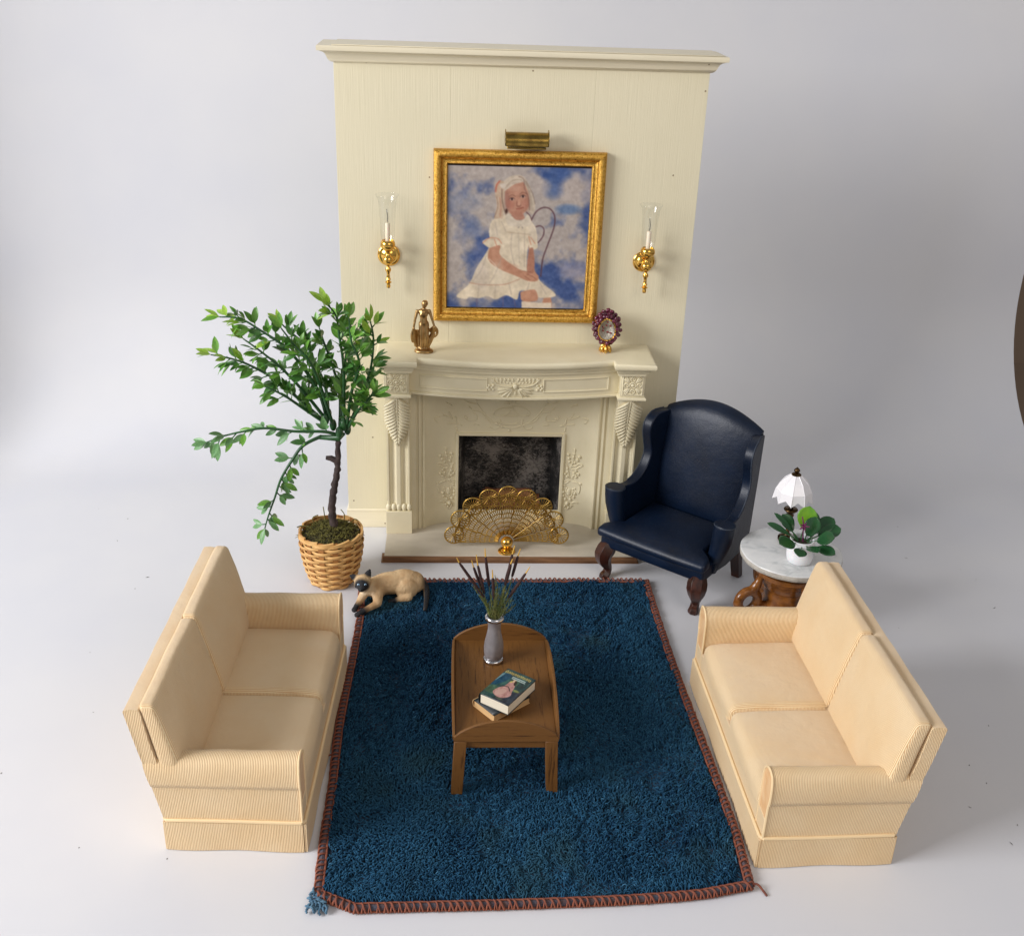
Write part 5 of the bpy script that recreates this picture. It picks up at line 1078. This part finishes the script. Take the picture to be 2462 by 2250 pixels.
LM = {k: leaf_mesh('leaf', k) for k in ('leaf_dark', 'leaf_mid', 'leaf_young', 'leaf_blue')}
branches = [   # (points in the photo measure with depth, leaf length, tip tone, node count)
 ([(890,810,0),(905,650,-.05),(915,480,-.09),(902,350,-.10),(888,245,-.10),(845,190,-.11)], 'leaf_young', 10),
 ([(915,800,0),(975,650,.02),(1030,500,.03),(1050,350,.02),(1040,265,.0)], 'leaf_young', 9),
 ([(800,740,0),(780,620,-.06),(720,500,-.12),(640,400,-.15),(540,330,-.16),(440,272,-.15),(345,265,-.14)], 'leaf_young', 12),
 ([(770,755,0),(650,640,-.02),(560,560,-.03),(440,490,-.05),(350,458,-.06),(262,442,-.07)], 'leaf_young', 10),
 ([(850,840,0),(780,825,-.02),(640,825,-.05),(500,810,-.08),(380,830,-.10),(280,855,-.10),(200,885,-.10)], 'leaf_blue', 13),
 ([(770,850,0),(680,900,-.04),(620,980,-.06),(560,1080,-.08),(520,1180,-.08),(480,1280,-.09),(455,1350,-.09)], 'leaf_blue', 15),
 ([(810,740,0),(790,600,.07),(740,480,.11),(690,380,.13),(600,300,.14),(560,260,.14)], 'leaf_young', 5),
 ([(870,800,0),(860,620,.08),(820,480,.12),(780,360,.13),(760,290,.13)], 'leaf_mid', 4),
 ([(905,800,0),(950,620,-.08),(1000,480,-.12),(965,370,-.13),(955,260,-.12)], 'leaf_mid', 5),
 ([(790,750,0),(710,620,-.09),(620,510,-.13),(530,430,-.15),(450,370,-.15)], 'leaf_young', 4),
 ([(780,770,0),(690,700,-.06),(610,640,-.10),(530,600,-.12)], 'leaf_mid', 3),
 ([(830,780,0),(800,600,-.10),(760,470,-.15),(700,400,-.17),(640,320,-.17)], 'leaf_mid', 3),
 ([(880,800,0),(885,600,.05),(900,420,.08),(930,330,.08),(960,290,.07)], 'leaf_mid', 3),
 ([(910,810,0),(970,720,-.05),(1030,660,-.08),(1060,620,-.09)], 'leaf_mid', 6)]
lc = 0
extra = MB()
for bi, (pts, tipm, nn) in enumerate(branches):
    q = spline([tp_(X, Y, dy) for X, Y, dy in pts], 6); br = MB().tube(q, [.0100*(1-.66*i/(len(q)-1)) for i in range(len(q))], 8).obj('branch', 'stem_green', tr, ang=180)
    tw = MB()
    for k in range(nn):
        t_ = (.20 if bi not in (4, 5) else .12)+(.80 if bi not in (4, 5) else .88)*k/(nn-1); i = min(len(q)-2, int(t_*(len(q)-1))); p_ = q[i].lerp(q[i+1], t_*(len(q)-1)-i); ax = (q[i+1]-q[i]).normalized()
        if k == nn-1: dirs = [ax, ax]
        else:
            side = ax.orthogonal().normalized(); side.rotate(Matrix.Rotation(random.uniform(0, 2*PI)+k*2.4, 3, ax)); dirs = [(ax*.75+side).normalized()]
        for dd in dirs[:1]:
            st_ = random.uniform(.012, .03) if k < nn-1 else .004; e_ = p_+dd*st_; tw.tube([p_, e_], [.0042, .003], 5)
            for m_ in range(3):
                sd = dd.orthogonal().normalized(); sd.rotate(Matrix.Rotation(m_*2*PI/3+random.uniform(-.5, .5)+k, 3, dd)); ld = (dd*random.uniform(.8, 1.2)+sd*(.55 if m_ else .25)+Vector((0, 0, .12))).normalized(); L_ = random.uniform(.064, .092)*(1 if m_ else 1.12)
                if t_ > .78: mt = tipm if random.random() < .8 else 'leaf_mid'
                elif t_ > .5: mt = random.choice(('leaf_mid', 'leaf_mid', 'leaf_dark', tipm))
                else: mt = random.choice(('leaf_dark', 'leaf_dark', 'leaf_mid'))
                if bi in (4, 5) and mt == 'leaf_dark': mt = 'leaf_blue'
                lf = link('leaf', LM[mt], br); up = Vector((random.gauss(0, .4), random.gauss(-1.0, .4), .8)) if bi in (4, 5) else Vector((random.gauss(0, .5), random.gauss(-.45, .5), 1)); lf.matrix_local = Matrix.Translation(e_) @ (basis(ld, up) @ Matrix.Diagonal((L_*random.uniform(.85, 1.1), L_, L_))).to_4x4(); lc += 1
    tw.obj('twigs', 'stem_green', br, ang=180)['kind'] = 'stuff'
    if bi not in (4, 5):      # inner leaves too crowded to tell apart
        src = LM['leaf_dark']; sv = [v.co.copy() for v in src.vertices]; sf = [tuple(p.vertices) for p in src.polygons]
        for k in range(14 if bi in (0, 1, 2, 8) else 10):
            t_ = .16+.70*(k+random.random()*.5)/(14 if bi in (0, 1, 2, 8) else 10); t_ = min(t_, .85); i = min(len(q)-2, int(t_*(len(q)-1))); p_ = q[i].lerp(q[i+1], t_*(len(q)-1)-i); ax = (q[i+1]-q[i]).normalized()
            side = ax.orthogonal().normalized(); side.rotate(Matrix.Rotation(random.uniform(0, 2*PI), 3, ax)); dd = (ax*.7+side).normalized(); e_ = p_+dd*random.uniform(.012, .035); extra.tube([p_, e_], [.004, .003], 4)
            for m_ in range(3):
                sd = dd.orthogonal().normalized(); sd.rotate(Matrix.Rotation(m_*2*PI/3+k, 3, dd)); ld = (dd+sd*(.55 if m_ else .2)+Vector((0, 0, .12))).normalized(); L_ = random.uniform(.062, .088)
                M_ = Matrix.Translation(e_) @ (basis(ld, Vector((random.gauss(0, .5), random.gauss(-.3, .5), 1))) @ Matrix.Diagonal((L_, L_, L_))).to_4x4(); extra.add([M_ @ v for v in sv], sf)
o = extra.obj('inner_foliage', 'leaf_inner', tr, ang=180); o['kind'] = 'stuff'
